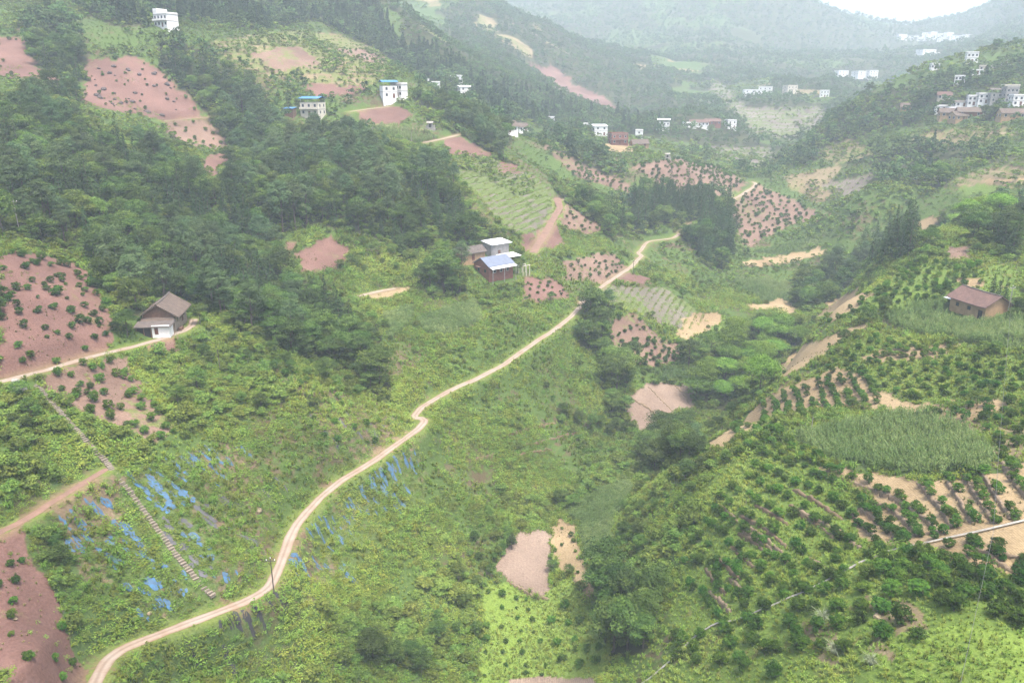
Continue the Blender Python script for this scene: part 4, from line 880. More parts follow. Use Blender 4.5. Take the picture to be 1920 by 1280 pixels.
def tuft(seed, mat, n=30, h=.8, w=.10, spread=.55):
    """arching blades: two quads each"""
    r = np.random.default_rng(seed); V = []; T = []
    for k in range(n):
        a = r.uniform(0, 6.283); L = h * r.uniform(.6, 1.15); o = np.array([math.cos(a), math.sin(a), 0]); s = np.array([-o[1], o[0], 0]) * w * r.uniform(.6, 1.2); b = o * r.uniform(0, .12) * h; ln = spread * r.uniform(.5, 1.3)
        m = b + o * L * .35 * ln + np.array([0, 0, L * .72]); e = b + o * L * (.55 + .5 * ln) * ln * 1.3 + np.array([0, 0, L * r.uniform(.5, .95)]); t = r.uniform(.1, .9)
        V += [b - s * .5, b + s * .5, m + s * .5, m - s * .5, m - s * .5, m + s * .5, e + s * .08, e - s * .08]; T += [t] * 8
    return leaf_mesh('tuft', [(np.array(V), np.array(T))], mat)
def maize(seed, h=2.2, plants=3, spread=.5, mat=None):
    r = np.random.default_rng(seed); V = []; T = []
    for p in range(plants):
        bx = np.array([r.normal() * spread * .3, (p - (plants - 1) / 2) * .42 + r.normal() * .05, 0]); hh = h * r.uniform(.85, 1.1)
        s = np.array([.03, 0, 0]); V += [bx - s, bx + s, bx + s * .6 + [0, 0, hh], bx - s * .6 + [0, 0, hh]]; T += [.4] * 4
        for k in range(9):
            a = r.uniform(0, 6.283); o = np.array([math.cos(a), math.sin(a), 0]); q = np.array([-o[1], o[0], 0]) * .075; z = hh * (.22 + .08 * k); b = bx + [0, 0, z]; L = r.uniform(.55, .85)
            m = b + o * L * .5 + np.array([0, 0, .28]); e = b + o * L + np.array([0, 0, r.uniform(-.25, .1)]); t = r.uniform(.2, .75)
            V += [b - q * .6, b + q * .6, m + q, m - q, m - q, m + q, e + q * .1, e - q * .1]; T += [t] * 8
        for k in range(3):
            a = r.uniform(0, 6.283); o = np.array([math.cos(a), math.sin(a), 0]) * .12; b = bx + [0, 0, hh]; V += [b - s, b + s, b + o + [0.02, 0, .3], b + o + [-.02, 0, .3]]; T += [1.0] * 4
    return leaf_mesh('maize', [(np.array(V), np.array(T))], mat or M['lf_corn'])
SMALL = {
 'herb': [herb(300 + k, M['lf_herb'], 46 + 6 * k, .6 + .08 * k, .45 + .1 * k) for k in range(5)],
 'grass': [tuft(320 + k, M['lf_grass'], 26, .45 + .1 * k, .07) for k in range(3)],
 'tallgrass': [tuft(330 + k, M['lf_herb'], 30, .9 + .15 * k, .09) for k in range(3)],
 'dry': [tuft(340 + k, M['lf_dry'], 22, .45 + .08 * k, .06) for k in range(2)],
 'maize': [maize(350 + k) for k in range(4)], 'maize_young': [maize(360 + k, 1.5, 3) for k in range(3)],
 'far_tree': [crown_lobed(400 + k, 6.0 + .7 * k, 3.0, .3, 12, 16, 1.0, mat=M['lf_far'], name='far_tree') for k in range(4)],
 'far_conifer': [crown_conifer(420 + k, 9.5, 1.9, .2, 3, 1.2, M['lf_conifer']) for k in range(2)],
 'far_shrub': [crown_lobed(440 + k, 2.0, 1.6, 0, 8, 12, .65, mat=M['lf_shrub'], name='far_shrub') for k in range(3)],
}
# ---------------------------------------------------------------- small built things: steps, film, walls, poles, channel, tombs, rocks
SHEETS = []
M['film_blue'] = mat_plain('film_blue', (.042, .140, .265), .8, .7, .35, .3, 3, c2=(.055, .085, .12))
M['film_grey'] = mat_plain('film_grey', (.085, .083, .09), .75, .7, .3, .3, 3)
M['film_black'] = mat_plain('film_black', (.022, .021, .023), .75, .7, .3, .3, 3)
M['pole_wood'] = mat_plain('pole_wood', (.09, .075, .06), .9, 3, .3)
M['rock_dark'] = mat_plain('rock_dark', (.10, .075, .07), .95, 1.2, .4, .8, 3)
M['rock_tan'] = mat_plain('rock_tan', (.33, .26, .16), .95, 1.2, .4, .6, 3)
M['step_stone'] = mat_plain('step_stone', (.27, .225, .17), .9, 1.5, .4, .3, 6)
M['earth_bank'] = mat_plain('earth_bank', (.17, .105, .065), .95, 2, .4, .8, 4, c2=(.10, .085, .04))
M['wire'] = mat_plain('wire', (.12, .12, .115), .6, 1, .1)
# concrete steps
ST = resample(curve(line([(62,716),(130,792),(205,874),(262,948),(330,1040),(400,1122)]), 1), .5)
zs_ = hgt(ST[:, 0], ST[:, 1]); zs_ = np.convolve(np.pad(zs_, 4, 'edge'), np.ones(9) / 9, 'valid')
stair = thing('staircase', 'long straight flight of concrete steps climbing the crop slope', 'steps', tuple(ST[-1]), 0, z=float(zs_[-1]))
dS = ST[0] - ST[-1]; aS = math.atan2(dS[1], dS[0]) + math.pi / 2
stepv = [bpy.data.meshes.new('step') for _ in range(3)]
for k, me in enumerate(stepv):
    w = .40 + .04 * k; V, Fc = box_vf(-w, w + .04 * k, -.17, .16 + .02 * k, -.35, .10 + .02 * k); V = [(x + random.Random(i + k).uniform(-.03, .03), y + random.Random(i * 3 + k).uniform(-.03, .03), z) for i, (x, y, z) in enumerate(V)]
    me.from_pydata(V, [], Fc); me.materials.append(M['step_stone']); me.update()
for k, (p, z) in enumerate(zip(ST, zs_)):
    r_ = random.Random(k); o = add('step', stepv[k % 3], stair); o.location = (p[0] - ST[-1][0], p[1] - ST[-1][1], z - zs_[-1] + .10 + r_.uniform(-.02, .03)); o.rotation_euler = (r_.gauss(0, .02), r_.gauss(0, .02), aS + r_.gauss(0, .05))
for p in ST[::2]: SHEETS.append((p[0], p[1], .85))
# mulch film
def film(px, py, L, w, mat, label, cat, group, seed, ang=None, ragged=.4, name='mulch_film'):
    L *= .66; w *= .85
    r = np.random.default_rng(seed); c = ground_at(px, py)[0]; e = 2.0
    g = np.array([hgt(c[0] + e, c[1]) - hgt(c[0] - e, c[1]), hgt(c[0], c[1] + e) - hgt(c[0], c[1] - e)]); a = math.atan2(g[1], g[0]) if ang is None else ang; a += r.normal() * .06
    u = np.array([math.cos(a), math.sin(a)]); v = np.array([-u[1], u[0]]); nu = max(5, int(L / .35)); nv = 5; V = []
    for i in range(nu):
        t = i / (nu - 1); half = w / 2 * (1 + r.normal() * ragged * .6); ctr = r.normal() * .06
        if i in (0, nu - 1): half *= .6
        for j in range(nv):
            q = c + u * (t - .5) * L + v * (ctr + (j / (nv - 1) - .5) * 2 * half) + u * r.normal() * .05
            V.append((q[0], q[1], float(hgt(q[0], q[1], ZG)) + .10 + r.random() * .07))
    V = np.array(V); ii_ = np.arange(nu * nv).reshape(nu, nv); Fq = np.stack([ii_[:-1, :-1], ii_[1:, :-1], ii_[1:, 1:], ii_[:-1, 1:]], -1).reshape(-1, 4)
    Fq = Fq[r.random(len(Fq)) > .16]; org = np.array([c[0], c[1], float(hgt(c[0], c[1]))]); o = add(name, mesh_np(name, V - org, Fq, [M[mat]], True)); o.location = org; props(o, label, cat, group)
    for t in np.arange(-.5, .51, min(.5, w / L * .5)): q = c + u * t * L; SHEETS.append((q[0], q[1], w * .42))
BL = [  # sight-line, length, width: blue film beside and below the steps
 (150,985,2.2,1.1),(185,960,3,1.2),(165,1010,2.5,1),(205,945,2,1),(225,985,3.5,1.6),(240,1000,2.2,1.4),(190,1035,2.5,.9),(150,1030,2,1),(265,1025,2.5,1.2),(255,1010,1.8,1),(215,1050,2,1.0),(270,1040,2.5,.9),(285,1095,3,2.0),(240,1100,2,1.2),(262,1150,1.2,.8),(300,1128,2,1.0),(315,1135,2.2,.9),(340,1110,1.6,1),(345,1075,1.5,.9),(305,1060,1.2,.9),(130,1015,1.5,.9),(175,985,1.8,.8),(118,975,1.5,.7),(205,1020,1.6,.9),(235,1030,1.6,.8)]
BL2 = [(255,905,4,1.1),(290,905,5,1.2),(305,925,4,1.3),(318,945,3,1.6),(345,928,2.2,2.0),(325,910,3,1.0),(280,925,2.5,1),(300,950,2.5,1.2),(350,865,4,1.0),(370,870,4,.9),(385,855,3.5,1.0),(400,880,3,.9),(410,862,3,.9),(430,865,2.5,.8),(345,885,3,.8),(365,1005,2.6,1.4),(375,1020,1.6,1.1),(395,1045,2,1.2),(423,1080,1.6,1.1),(330,870,2.5,.8),(455,842,2,.8),(470,855,1.6,.8),(300,890,2,.9),(420,895,2,.8)]
GR2 = [(350,980,3,1.3),(385,965,6,1.4),(400,985,4,1.2),(430,945,4.5,1.3),(465,1010,5.5,1.2),(345,1025,2,1.6),(320,990,3,1.3),(315,1005,3,1.2),(365,1050,3,1.3),(380,1075,2.5,1.3),(430,990,2,.8),(450,960,2,.8),(415,930,2.5,.9),(500,925,2,.8),(520,900,2,.7)]
BL3 = [(600,1000,3,.9),(615,985,3,.8),(660,945,3,1),(680,925,3,1.2),(700,905,4,1),(720,895,4,1.2),(735,885,4,1.3),(745,870,3.5,1.2),(760,860,3,1),(705,940,2.5,1),(745,935,4,1.2),(755,945,3,1.2),(765,920,2.2,.9),(775,880,3,1),(650,975,2.5,.8),(560,1045,4,1.1),(570,1065,3,.9),(595,1060,3,.8),(645,1070,3,.8),(655,1085,2.5,.7),(620,1030,2,.7),(548,1050,2.2,1.1),(640,1010,2,.8),(690,960,2,.8),(720,920,2.5,.9)]
GR4 = [(640,790,3,.8),(660,800,2.5,.8),(690,790,3,.7),(610,810,2.5,.7),(720,800,2,.7),(675,815,2,.7),(630,830,2.5,.7),(595,790,2,.7),(705,815,2,.7),(650,775,2,.7)]
def more(B, f=2, seed=1):
    r = random.Random(seed); return B + [(a + r.uniform(-22, 22), b + r.uniform(-16, 16), L * r.uniform(.35, .7), w * r.uniform(.4, .75)) for a, b, L, w in B for _ in range(f)]
BL = more(BL, 2, 1); BL2 = more(BL2, 2, 2); GR2 = more(GR2, 1, 3); BL3 = more(BL3, 2, 4); GR4 = more(GR4, 1, 5)
for k, (a, b, L, w) in enumerate(BL): film(a, b, L, w, 'film_blue', 'scrap of blue mulch film in the crop plot beside the steps', 'plastic film', 'blue film beside the steps', 2000 + k)
for k, (a, b, L, w) in enumerate(BL2): film(a, b, L, w, 'film_blue', 'strip of blue mulch film between the steps and the road', 'plastic film', 'blue film between the steps and the road', 2100 + k)
for k, (a, b, L, w) in enumerate(GR2): film(a, b, L, w, 'film_grey', 'strip of grey mulch film between the steps and the road', 'plastic film', 'grey film between the steps and the road', 2200 + k)
for k, (a, b, L, w) in enumerate(BL3): film(a, b, L, w, 'film_blue', 'scrap of blue mulch film on the slope below the road', 'plastic film', 'blue film below the road', 2300 + k)
for k, (a, b, L, w) in enumerate(GR4): film(a, b, L, w, 'film_grey', 'scrap of grey mulch film on the young orchard slope above the road', 'plastic film', 'grey film above the road', 2400 + k)
for k, (a, b, L, w) in enumerate([(445,1158,3,1.2),(458,1152,2,1.1),(470,1168,3,.9),(482,1148,2.2,1.0),(492,1162,2.5,.8),(430,1165,2,.9),(415,1172,1.5,.8),(525,1122,4,.7),(505,1128,3,.6),(538,1130,2.5,.5),(362,1225,2.5,.9),(430,1240,3,1.0),(435,1255,2.2,.9)]):
    film(a, b, L, w, 'film_black', 'black plastic sheet left on the verge below the road', 'plastic sheet', 'black sheets below the road', 2500 + k, name='plastic_sheet')
# dry stone terrace walls
def stone_wall(k, P, z, up, hh):
    r = np.random.default_rng(k + 3000); V = []; n = len(P)
    for i in range(n):
        h = hh * (.8 + .5 * r.random()) * (1 if 0 < i < n - 1 else .4); o = r.normal() * .06; zz = float(hgt(*P[i]))
        pr = [(-.26 + o, -.7), (-.20 + o + r.normal() * .05, .05 - hh * .3 + h * .4), (-.10 + o + r.normal() * .05, h * .62), (.25 + o, h * .62 + r.normal() * .04), (.30, -.5)]
        for a, b in pr: q = P[i] + up * a; V.append((q[0], q[1], zz + b))
    V = np.array(V); m = len(pr); a = np.arange(n * m).reshape(n, m); Fq = np.stack([a[:-1, :-1], a[1:, :-1], a[1:, 1:], a[:-1, 1:]], -1).reshape(-1, 4)
    if True:
        org = V.mean(0); o = add('terrace_wall', mesh_np('terrace_wall', V - org, Fq, [M['stone' if k < 22 else 'earth_bank']], False)); o.location = org
    lab = ('low dry stone wall stepping the sandy terraces' if k < 10 or k == 21 else 'mossy stone bank in the grassy terraced orchard' if k < 16 or 21 < k < 30 else 'crumbling red earth bank on the grassy slope below the road' if k >= 30 else 'stone edge under the short tree rows on the sandy strip' if k == 16 else 'stone bank between the pale paddies' if k < 20 else 'low stone edge of the pink tilled plot')
    props(o, lab, 'stone wall', lab + ' set', 'thing')
for k, w in enumerate(WALLW): stone_wall(k, *w)
# power poles and wires
def pole(px, py, h, label, mat='pole_wood', arm=True, r0=.12, rot=0.0):
    g = ground_at(px, py)[0]; t = thing('utility_pole', label, 'pole', tuple(g), rot); V = []; k = 8
    V = [(math.cos(6.2832*i/k)*r, math.sin(6.2832*i/k)*r, z) for r, z in ((r0, -.8), (r0*.65, h)) for i in range(k)]
    solid('shaft', [(V, [(i, (i+1) % k, k+(i+1) % k, k+i) for i in range(k)] + [tuple(range(k, 2*k))])], M[mat], t)
    if arm:
        boxp('crossarm', (-.8, .8, -.06, .06, h-.55, h-.43), M[mat], t)
        for x in (-.7, 0.0, .7): boxp('insulator', (x-.05, x+.05, -.05, .05, h-.43 if x else h, h-.2 if x else h+.2), M['white_wall'], t)
    return Vector((g[0], g[1], float(hgt(*g)) + h - .3))
pole(514, 1112, 7.0, 'thin dark wooden pole at the roadside beside the black plastic sheets')
p_w = pole(413, 697, 5.5, 'dark wooden pole on the grassy slope near the tiled farmhouse', arm=False)
p_l = pole(36, 432, 8.0, 'pale concrete power pole at the upper edge of the wood', 'concrete', rot=.4)
pole(1521, 808, 3.2, 'short pale post in the grass beside the big maize field', 'concrete', False, .1)
p_h = pole(1889, 588, 7.0, 'leaning concrete pole beside the mud brick house', 'concrete', rot=.3)
pole(772, 271, 5.0, 'pale lamp post below the terrace maize', 'concrete', False)
pole(1187, 515, 6.0, 'wooden pole on the outside of the road bend', 'pole_wood')
pole(700, 268, 7.0, 'concrete pole rising from the wood below the blue roofed house', 'concrete')
pole(610, 262, 7.0, 'pale concrete pole beside the blue roofed house', 'concrete')
pole(1030, 232, 9.0, 'tall pale pole behind the gully trees', 'concrete')
pole(1147, 262, 9.0, 'tall pale pole next to the unplastered brick house', 'concrete')
pole(1893, 212, 8.0, 'concrete pole in front of the village on the spur', 'concrete')
def wire(label, pts, sag=.04, rad=.03):
    V = []; n = 24; P = [Vector(p) for p in pts]; Q = []
    for a, b in zip(P[:-1], P[1:]):
        L = (b - a).length
        for i in range(n): t = i / n; Q.append(a.lerp(b, t) - Vector((0, 0, 4 * sag * L * t * (1 - t))))
    Q.append(P[-1]); org = Q[0].copy(); Fc = []
    for i, q in enumerate(Q):
        d = (Q[min(i + 1, len(Q) - 1)] - Q[max(i - 1, 0)]).normalized(); u = d.orthogonal().normalized(); w = d.cross(u)
        V += [tuple(q - org + (u * math.cos(a) + w * math.sin(a)) * rad) for a in (0, 2.094, 4.189)]
    for i in range(len(Q) - 1):
        for j in range(3): k = (j + 1) % 3; Fc.append((i*3+j, i*3+k, i*3+3+k, i*3+3+j))
    me = bpy.data.meshes.new('power_line'); me.from_pydata([tuple(v) for v in V], [], Fc); me.materials.append(M['wire']); me.update(); o = add('power_line', me); o.location = org; props(o, label, 'wire')
def sight(px, py, r): az, e = ray(px, py); return (math.sin(az) * r, math.cos(az) * r, CAMZ + float(e) * r)
wire('single power line strung from the mud brick house over the sandy terraces', [p_h, sight(1862, 1000, 103), sight(1800, 1284, 70)], .01, .022)
wire('power line running along the upper edge of the wood', [sight(-60, 430, 232), p_l, sight(200, 391, 262), sight(420, 380, 300)], .01, .03)
# concrete irrigation channel across the orchard
CH = resample(curve(line([(1960,968),(1920,978),(1850,995),(1780,1010),(1700,1028),(1650,1040),(1600,1062),(1560,1085),(1500,1115),(1440,1140),(1390,1160),(1340,1172),(1310,1190),(1270,1225),(1240,1255),(1195,1290)]), 2), .8)
o = strip('irrigation_channel', CH, hgt(CH[:, 0], CH[:, 1], ZG) + .30, .34, M['concrete'], 'narrow white concrete irrigation channel crossing the terraced orchard', 'thing', .12, .03); o['category'] = 'channel'
for p in CH[::2]: SHEETS.append((p[0], p[1], .6))
# tombs and the little shrine
def tomb(px, py, s, label, rot=0.0):
    g = ground_at(px, py)[0]; t = thing('stone_tomb', label, 'tomb', tuple(g), rot)
    boxp('base', (-1.2*s, 1.2*s, -.8*s, .8*s, -1.5, .35*s), M['concrete'], t); boxp('stele', (-.55*s, .55*s, -.2*s, .25*s, .35*s, 1.5*s), M['grey_wall'], t)
    for x in (-1, 1): boxp('wing', (x*.85*s-.25*s, x*.85*s+.25*s, -.15*s, .3*s, .35*s, 1.05*s), M['concrete'], t)
    solid('cap', [slope_vf(-.85*s, .85*s, 0, 1.95*s, -.55*s, 1.55*s, .1), slope_vf(-.85*s, .85*s, .001, 1.95*s, .6*s, 1.55*s, .1)], M['concrete'], t); boxp('tablet', (-.3*s, .3*s, -.22*s, -.205*s, .5*s, 1.3*s), M['dark_open'], t); HOUSES.append((g[0], g[1], 1.3*s))
tomb(35, 728, 1.0, 'small grey stone tomb beside the lane at the head of the steps', R(-15))
tomb(807, 243, 2.0, 'pale stone tomb with a peaked cap at the end of the terrace maize', R(-10)); tomb(1251, 298, 1.8, 'small pale tomb in the orchard under the far farmhouses', R(5))
# rocks
def rock(x, y, s, mat, label, group, seed):
    r = random.Random(seed); V = []; Fc = []; nu, nv = 8, 5
    for j in range(nv):
        th = math.pi * (j + .4) / (nv - .2)
        for i in range(nu):
            q = r.uniform(.75, 1.15); V.append((math.cos(6.283*i/nu)*math.sin(th)*s*q, math.sin(6.283*i/nu)*math.sin(th)*s*q*.8, math.cos(th)*s*.6*q))
    for j in range(nv - 1):
        for i in range(nu): k = (i + 1) % nu; Fc.append((j*nu+i, (j+1)*nu+i, (j+1)*nu+k, j*nu+k))
    Fc.append(tuple(range(nu))); Fc.append(tuple(reversed(range((nv-1)*nu, nv*nu))))
    me = bpy.data.meshes.new('rock'); me.from_pydata(V, [], Fc); me.materials.append(M[mat]); me.update(); o = add('rock', me); o.location = (x, y, float(hgt(x, y)) + s*.15); o.rotation_euler = (0, 0, r.uniform(0, 6.28)); props(o, label, 'rock', group)
RK = outline([(180,125),(250,115),(300,140),(340,175),(370,215),(310,220),(235,205),(170,185)]); rr_ = np.random.default_rng(77); n_ = 0
while n_ < 34:
    q = rr_.uniform(RK.min(0), RK.max(0))
    if inside(q[:1], q[1:], RK)[0]: rock(q[0], q[1], rr_.uniform(.5, 1.6), 'rock_dark', 'dark rock outcrop on the broad red hillside', 'rocks on the broad red hillside', n_); n_ += 1
for k, (a, b, s, lab) in enumerate([(1645,1157,.7,'pale boulder on the grass of the orchard slope'), (485,957,.9,'pale stone block lying in the crop plot above the road'), (280,1150,.45,'pale stone at the lower end of the blue film plot'), (28,1160,.35,'small stone on the bare red slope')]): rock(*ground_at(a, b)[0], s, 'rock_tan', lab, None, 90 + k)
# plumed grass and a banana clump
def clump(name, px, py, me, s, label, cat): g = ground_at(px, py)[0]; o = add(name, me); o.location = (g[0], g[1], float(hgt(*g)) - .05); o.scale = (s,) * 3; props(o, label, cat)
reed = tuft(371, M['lf_reed'], 90, 1.5, .06, .8); ban = tuft(372, M['lf_herb'], 14, 2.6, .55, .7)
clump('pampas_grass', 1565, 1225, reed, 1.0, 'large silvery plume grass clump on the lower orchard slope', 'grass clump'); clump('pampas_grass', 1632, 1245, reed, .85, 'smaller silvery plume grass clump next to the large one', 'grass clump'); clump('pampas_grass', 1540, 1165, reed, 1.1, 'grey green plume grass leaning by the irrigation channel', 'grass clump')
clump('banana_plant', 872, 752, ban, .9, 'banana plant with broad drooping leaves below the road', 'banana plant'); clump('banana_plant', 882, 748, ban, .75, 'small banana plant beside the broad leaved one', 'banana plant')
# ---------------------------------------------------------------- where plants stand
def gidx(x, y):
    fa = np.rint(np.clip((np.arctan2(x, y) - AZ0) / (AZ1 - AZ0) * (NA - 1), 0, NA - 1)).astype(int)
    fl = np.rint(np.clip((np.log(np.hypot(x, y)) - L0) / (L1 - L0) * (NR - 1), 0, NR - 1)).astype(int)
    return fa, fl
CREST = np.maximum.accumulate((H - CAMZ) / RR[None, :], 1)
def seen(x, y, top, margin=.006):
    """not lost behind a nearer crest (with room for a step to the side)"""
    a, l = gidx(x, y); r = np.hypot(x, y)
    return (hgt(x, y) + top - CAMZ) / r > CREST[a, np.maximum(l - 6, 0)] - margin
def grid_points(sp, r0, r1, seed, lim=R(44)):
    r = np.random.default_rng(seed); xm = r1 * math.sin(lim)
    gx, gy = np.meshgrid(np.arange(-xm, xm, sp), np.arange(r0 * math.cos(lim) * .9, r1, sp))
    gx = gx + (np.arange(gx.shape[0]) % 2)[:, None] * sp * .5
    x = (gx + r.uniform(-.48, .48, gx.shape) * sp).ravel(); y = (gy + r.uniform(-.48, .48, gy.shape) * sp).ravel()
    d = np.hypot(x, y); m = (d > r0) & (d < r1) & (np.abs(np.arctan2(x, y)) < lim); return x[m], y[m]
def clear(x, y, gap=.6, hs=1.0, sheets=False):
    a, l = gidx(x, y); ok = ROAD_D[a, l] > gap
    if sheets:
        for hx, hy, hr in SHEETS: ok &= (x - hx) ** 2 + (y - hy) ** 2 > hr ** 2
    for hx, hy, hr in HOUSES:
        ok &= (x - hx) ** 2 + (y - hy) ** 2 > (hr * hs) ** 2
    return ok
HOUSES_XY = [(0, 0, 0)]
PROTO_COL = {}
def proto_collection(key, meshes):
    if key not in PROTO_COL:
        c = bpy.data.collections.new('plants_' + key)
        for k, me in enumerate(meshes): c.objects.link(bpy.data.objects.new('plant_%s_%02d' % (key, k), me))
        PROTO_COL[key] = c
    return PROTO_COL[key]
def gn_scatter(coll):
    g = bpy.data.node_groups.new('scatter_' + coll.name, 'GeometryNodeTree')
    g.interface.new_socket('Geometry', in_out='INPUT', socket_type='NodeSocketGeometry'); g.interface.new_socket('Geometry', in_out='OUTPUT', socket_type='NodeSocketGeometry')
    i = g.nodes.new('NodeGroupInput'); o = g.nodes.new('NodeGroupOutput'); ip = g.nodes.new('GeometryNodeInstanceOnPoints'); ci_ = g.nodes.new('GeometryNodeCollectionInfo')
    ci_.inputs['Collection'].default_value = coll; ci_.inputs['Separate Children'].default_value = True; ci_.inputs['Reset Children'].default_value = True
    ip.inputs['Pick Instance'].default_value = True
    def at(n, t):
        a = g.nodes.new('GeometryNodeInputNamedAttribute'); a.data_type = t; a.inputs['Name'].default_value = n; return a.outputs['Attribute']
    L = g.links.new
    L(i.outputs[0], ip.inputs['Points']); L(ci_.outputs[0], ip.inputs['Instance']); L(at('pick', 'INT'), ip.inputs['Instance Index']); L(at('turn', 'FLOAT_VECTOR'), ip.inputs['Rotation']); L(at('size', 'FLOAT_VECTOR'), ip.inputs['Scale']); L(ip.outputs[0], o.inputs[0]); return g
GN = {}
COUNT = {}
def stuff(name, label, key, meshes, x, y, smin, smax, seed, rot=None, sink=.05, zs=1.0, tilt=.12, mod=1.0):
    n = len(x)
    if n == 0: return
    r = np.random.default_rng(seed); z = hgt(x, y) - sink
    a, l = gidx(x, y)
    me = bpy.data.meshes.new(name); me.vertices.add(n); me.vertices.foreach_set('co', np.stack([x, y, z], 1).astype(np.float32).ravel())
    s = r.uniform(smin, smax, n) * mod; sz = np.stack([s, s, s * r.uniform(.8, 1.2, n) * zs], 1)
    tr = np.stack([r.normal(size=n) * tilt, r.normal(size=n) * tilt, r.uniform(0, 6.283, n) if rot is None else rot + r.normal(size=n) * .12], 1)
    for an, ty, f, v in (('size', 'FLOAT_VECTOR', 'vector', sz), ('turn', 'FLOAT_VECTOR', 'vector', tr), ('pick', 'INT', 'value', r.integers(0, len(meshes), n))):
        q = me.attributes.new(an, ty, 'POINT'); q.data.foreach_set(f, np.asarray(v, np.int32 if ty == 'INT' else np.float32).ravel())
    me.update(); o = add(name, me); c = proto_collection(key, meshes)
    if key not in GN: GN[key] = gn_scatter(c)
    md = o.modifiers.new('scatter', 'NODES'); md.node_group = GN[key]; COUNT[name + ':' + key] = COUNT.get(name + ':' + key, 0) + n
    return props(o, label, None, None, 'stuff')
def tree(kind, x, y, s, rot, label, cat, group, v, lean=(0, 0), zs=1.0):
    o = bpy.data.objects.new(kind, None); COL.objects.link(o); o.empty_display_size = .3
    o.location = (x, y, float(hgt(x, y)) - .08); o.rotation_euler = (lean[0], lean[1], rot); o.scale = (s, s, s * zs); props(o, label, cat, group)
    cr, tk = KIND[kind][v % len(KIND[kind])]
    add('crown', cr, o); add('trunk', tk, o)
    return o
def C(*names): return [CLS.index(n) for n in names]
WOODS = {  # wood -> share of (conifer, broadleaf, pale, spreading), spacing, where it grows
 'big': ((.24, .46, .30, 0), 4.5, 'in the large wood above the tiled farmhouse'), 'farm': ((0, .8, .2, 0), 5.0, 'in the clump beside the red brick farmhouse'),
 'top': ((.25, .6, .15, 0), 4.6, 'in the copse between the red fields'), 'ridge': ((.5, .4, .1, 0), 5.2, 'in the ridge wood behind the hill houses'), 'gully': ((.12, .68, .2, 0), 5.2, 'in the wooded gully beside the spur'),
 'conifer': ((.66, .30, .04, 0), 4.2, 'in a dark stand of conifers'), 'spur': ((.05, .8, .15, 0), 5.2, 'on the wooded spur beside the road'), 'umbrella': ((0, .15, 0, .85), 6.2, 'in a bright spreading grove'), 'stream': ((0, .85, .15, 0), 4.2, 'in the trees along the stream')}
WOODS['village'] = ((.08, .72, .2, 0), 6.5, 'around the village on the spur')
KN = ('conifer', 'broadleaf', 'pale_tree', 'spreading_tree')
DESC = {'conifer': ('dark narrow conifer', 'conifer'), 'broadleaf': ('round green broadleaf tree', 'tree'), 'pale_tree': ('tall pale green tree', 'tree'), 'spreading_tree': ('bright green flat crowned tree', 'tree')}
WIDX = {k: i for i, k in enumerate(WOODS)}
pw = np.array([WIDX.get(p.get('wood'), -1) for p in PLOTS] + [-1])
cand = {k: [] for k in KN}     # rows: x, y, scale, wood
for wk, (mix, sp, where) in WOODS.items():
    r1 = 1100 if wk == 'ridge' else 620
    x, y = grid_points(sp, 70, r1, 500 + WIDX[wk]); a, l = gidx(x, y)
    m = (pw[pid[a, l]] == WIDX[wk]) & (ci[a, l] == CLS.index('forest')) & clear(x, y, 3.0); x, y = x[m], y[m]
    m = seen(x, y, 9); x, y = x[m], y[m]
    if wk in ('big', 'top', 'farm', 'ridge', 'gully', 'village'):
        # a crown may only stand in front of more wood, not in front of open plots and houses
        hz_ = hgt(x, y) + (9.5 if wk != 'village' else 3.5) - CAMZ; rr2 = np.hypot(x, y); el = np.arctan2(hz_, rr2); az2 = np.arctan2(x, y)
        cx = np.sin(az2); cyf = np.cos(az2); cz = hz_ / rr2; fw = cyf * CP_ - cz * SP_; upc = cyf * SP_ + cz * CP_
        g2 = ground_at(960 + F * cx / fw, 640 - F * upc / fw); a2, l2 = gidx(g2[:, 0], g2[:, 1]); cc = ci[a2, l2]
        m = np.isin(cc, C('forest', 'scrub')) | (np.hypot(g2[:, 0], g2[:, 1]) > 1100); x, y = x[m], y[m]
    # kinds grow in stands
    u = vnoise(x / 16, y / 16, 71) * .75 + np.random.default_rng(3).random(len(x)) * .25
    u = np.argsort(np.argsort(u)) / max(1, len(u)); e = np.cumsum(mix); k = np.searchsorted(e, u, side='right').clip(0, 3)
    sc = np.random.default_rng(4).uniform(.8, 1.4, len(x)) * (1 + .25 * (vnoise(x / 30, y / 30, 73) - .5))
    for j, kn in enumerate(KN):
        q = k == j; cand[kn].append(np.stack([x[q], y[q], sc[q], np.full(q.sum(), WIDX[wk])], 1))
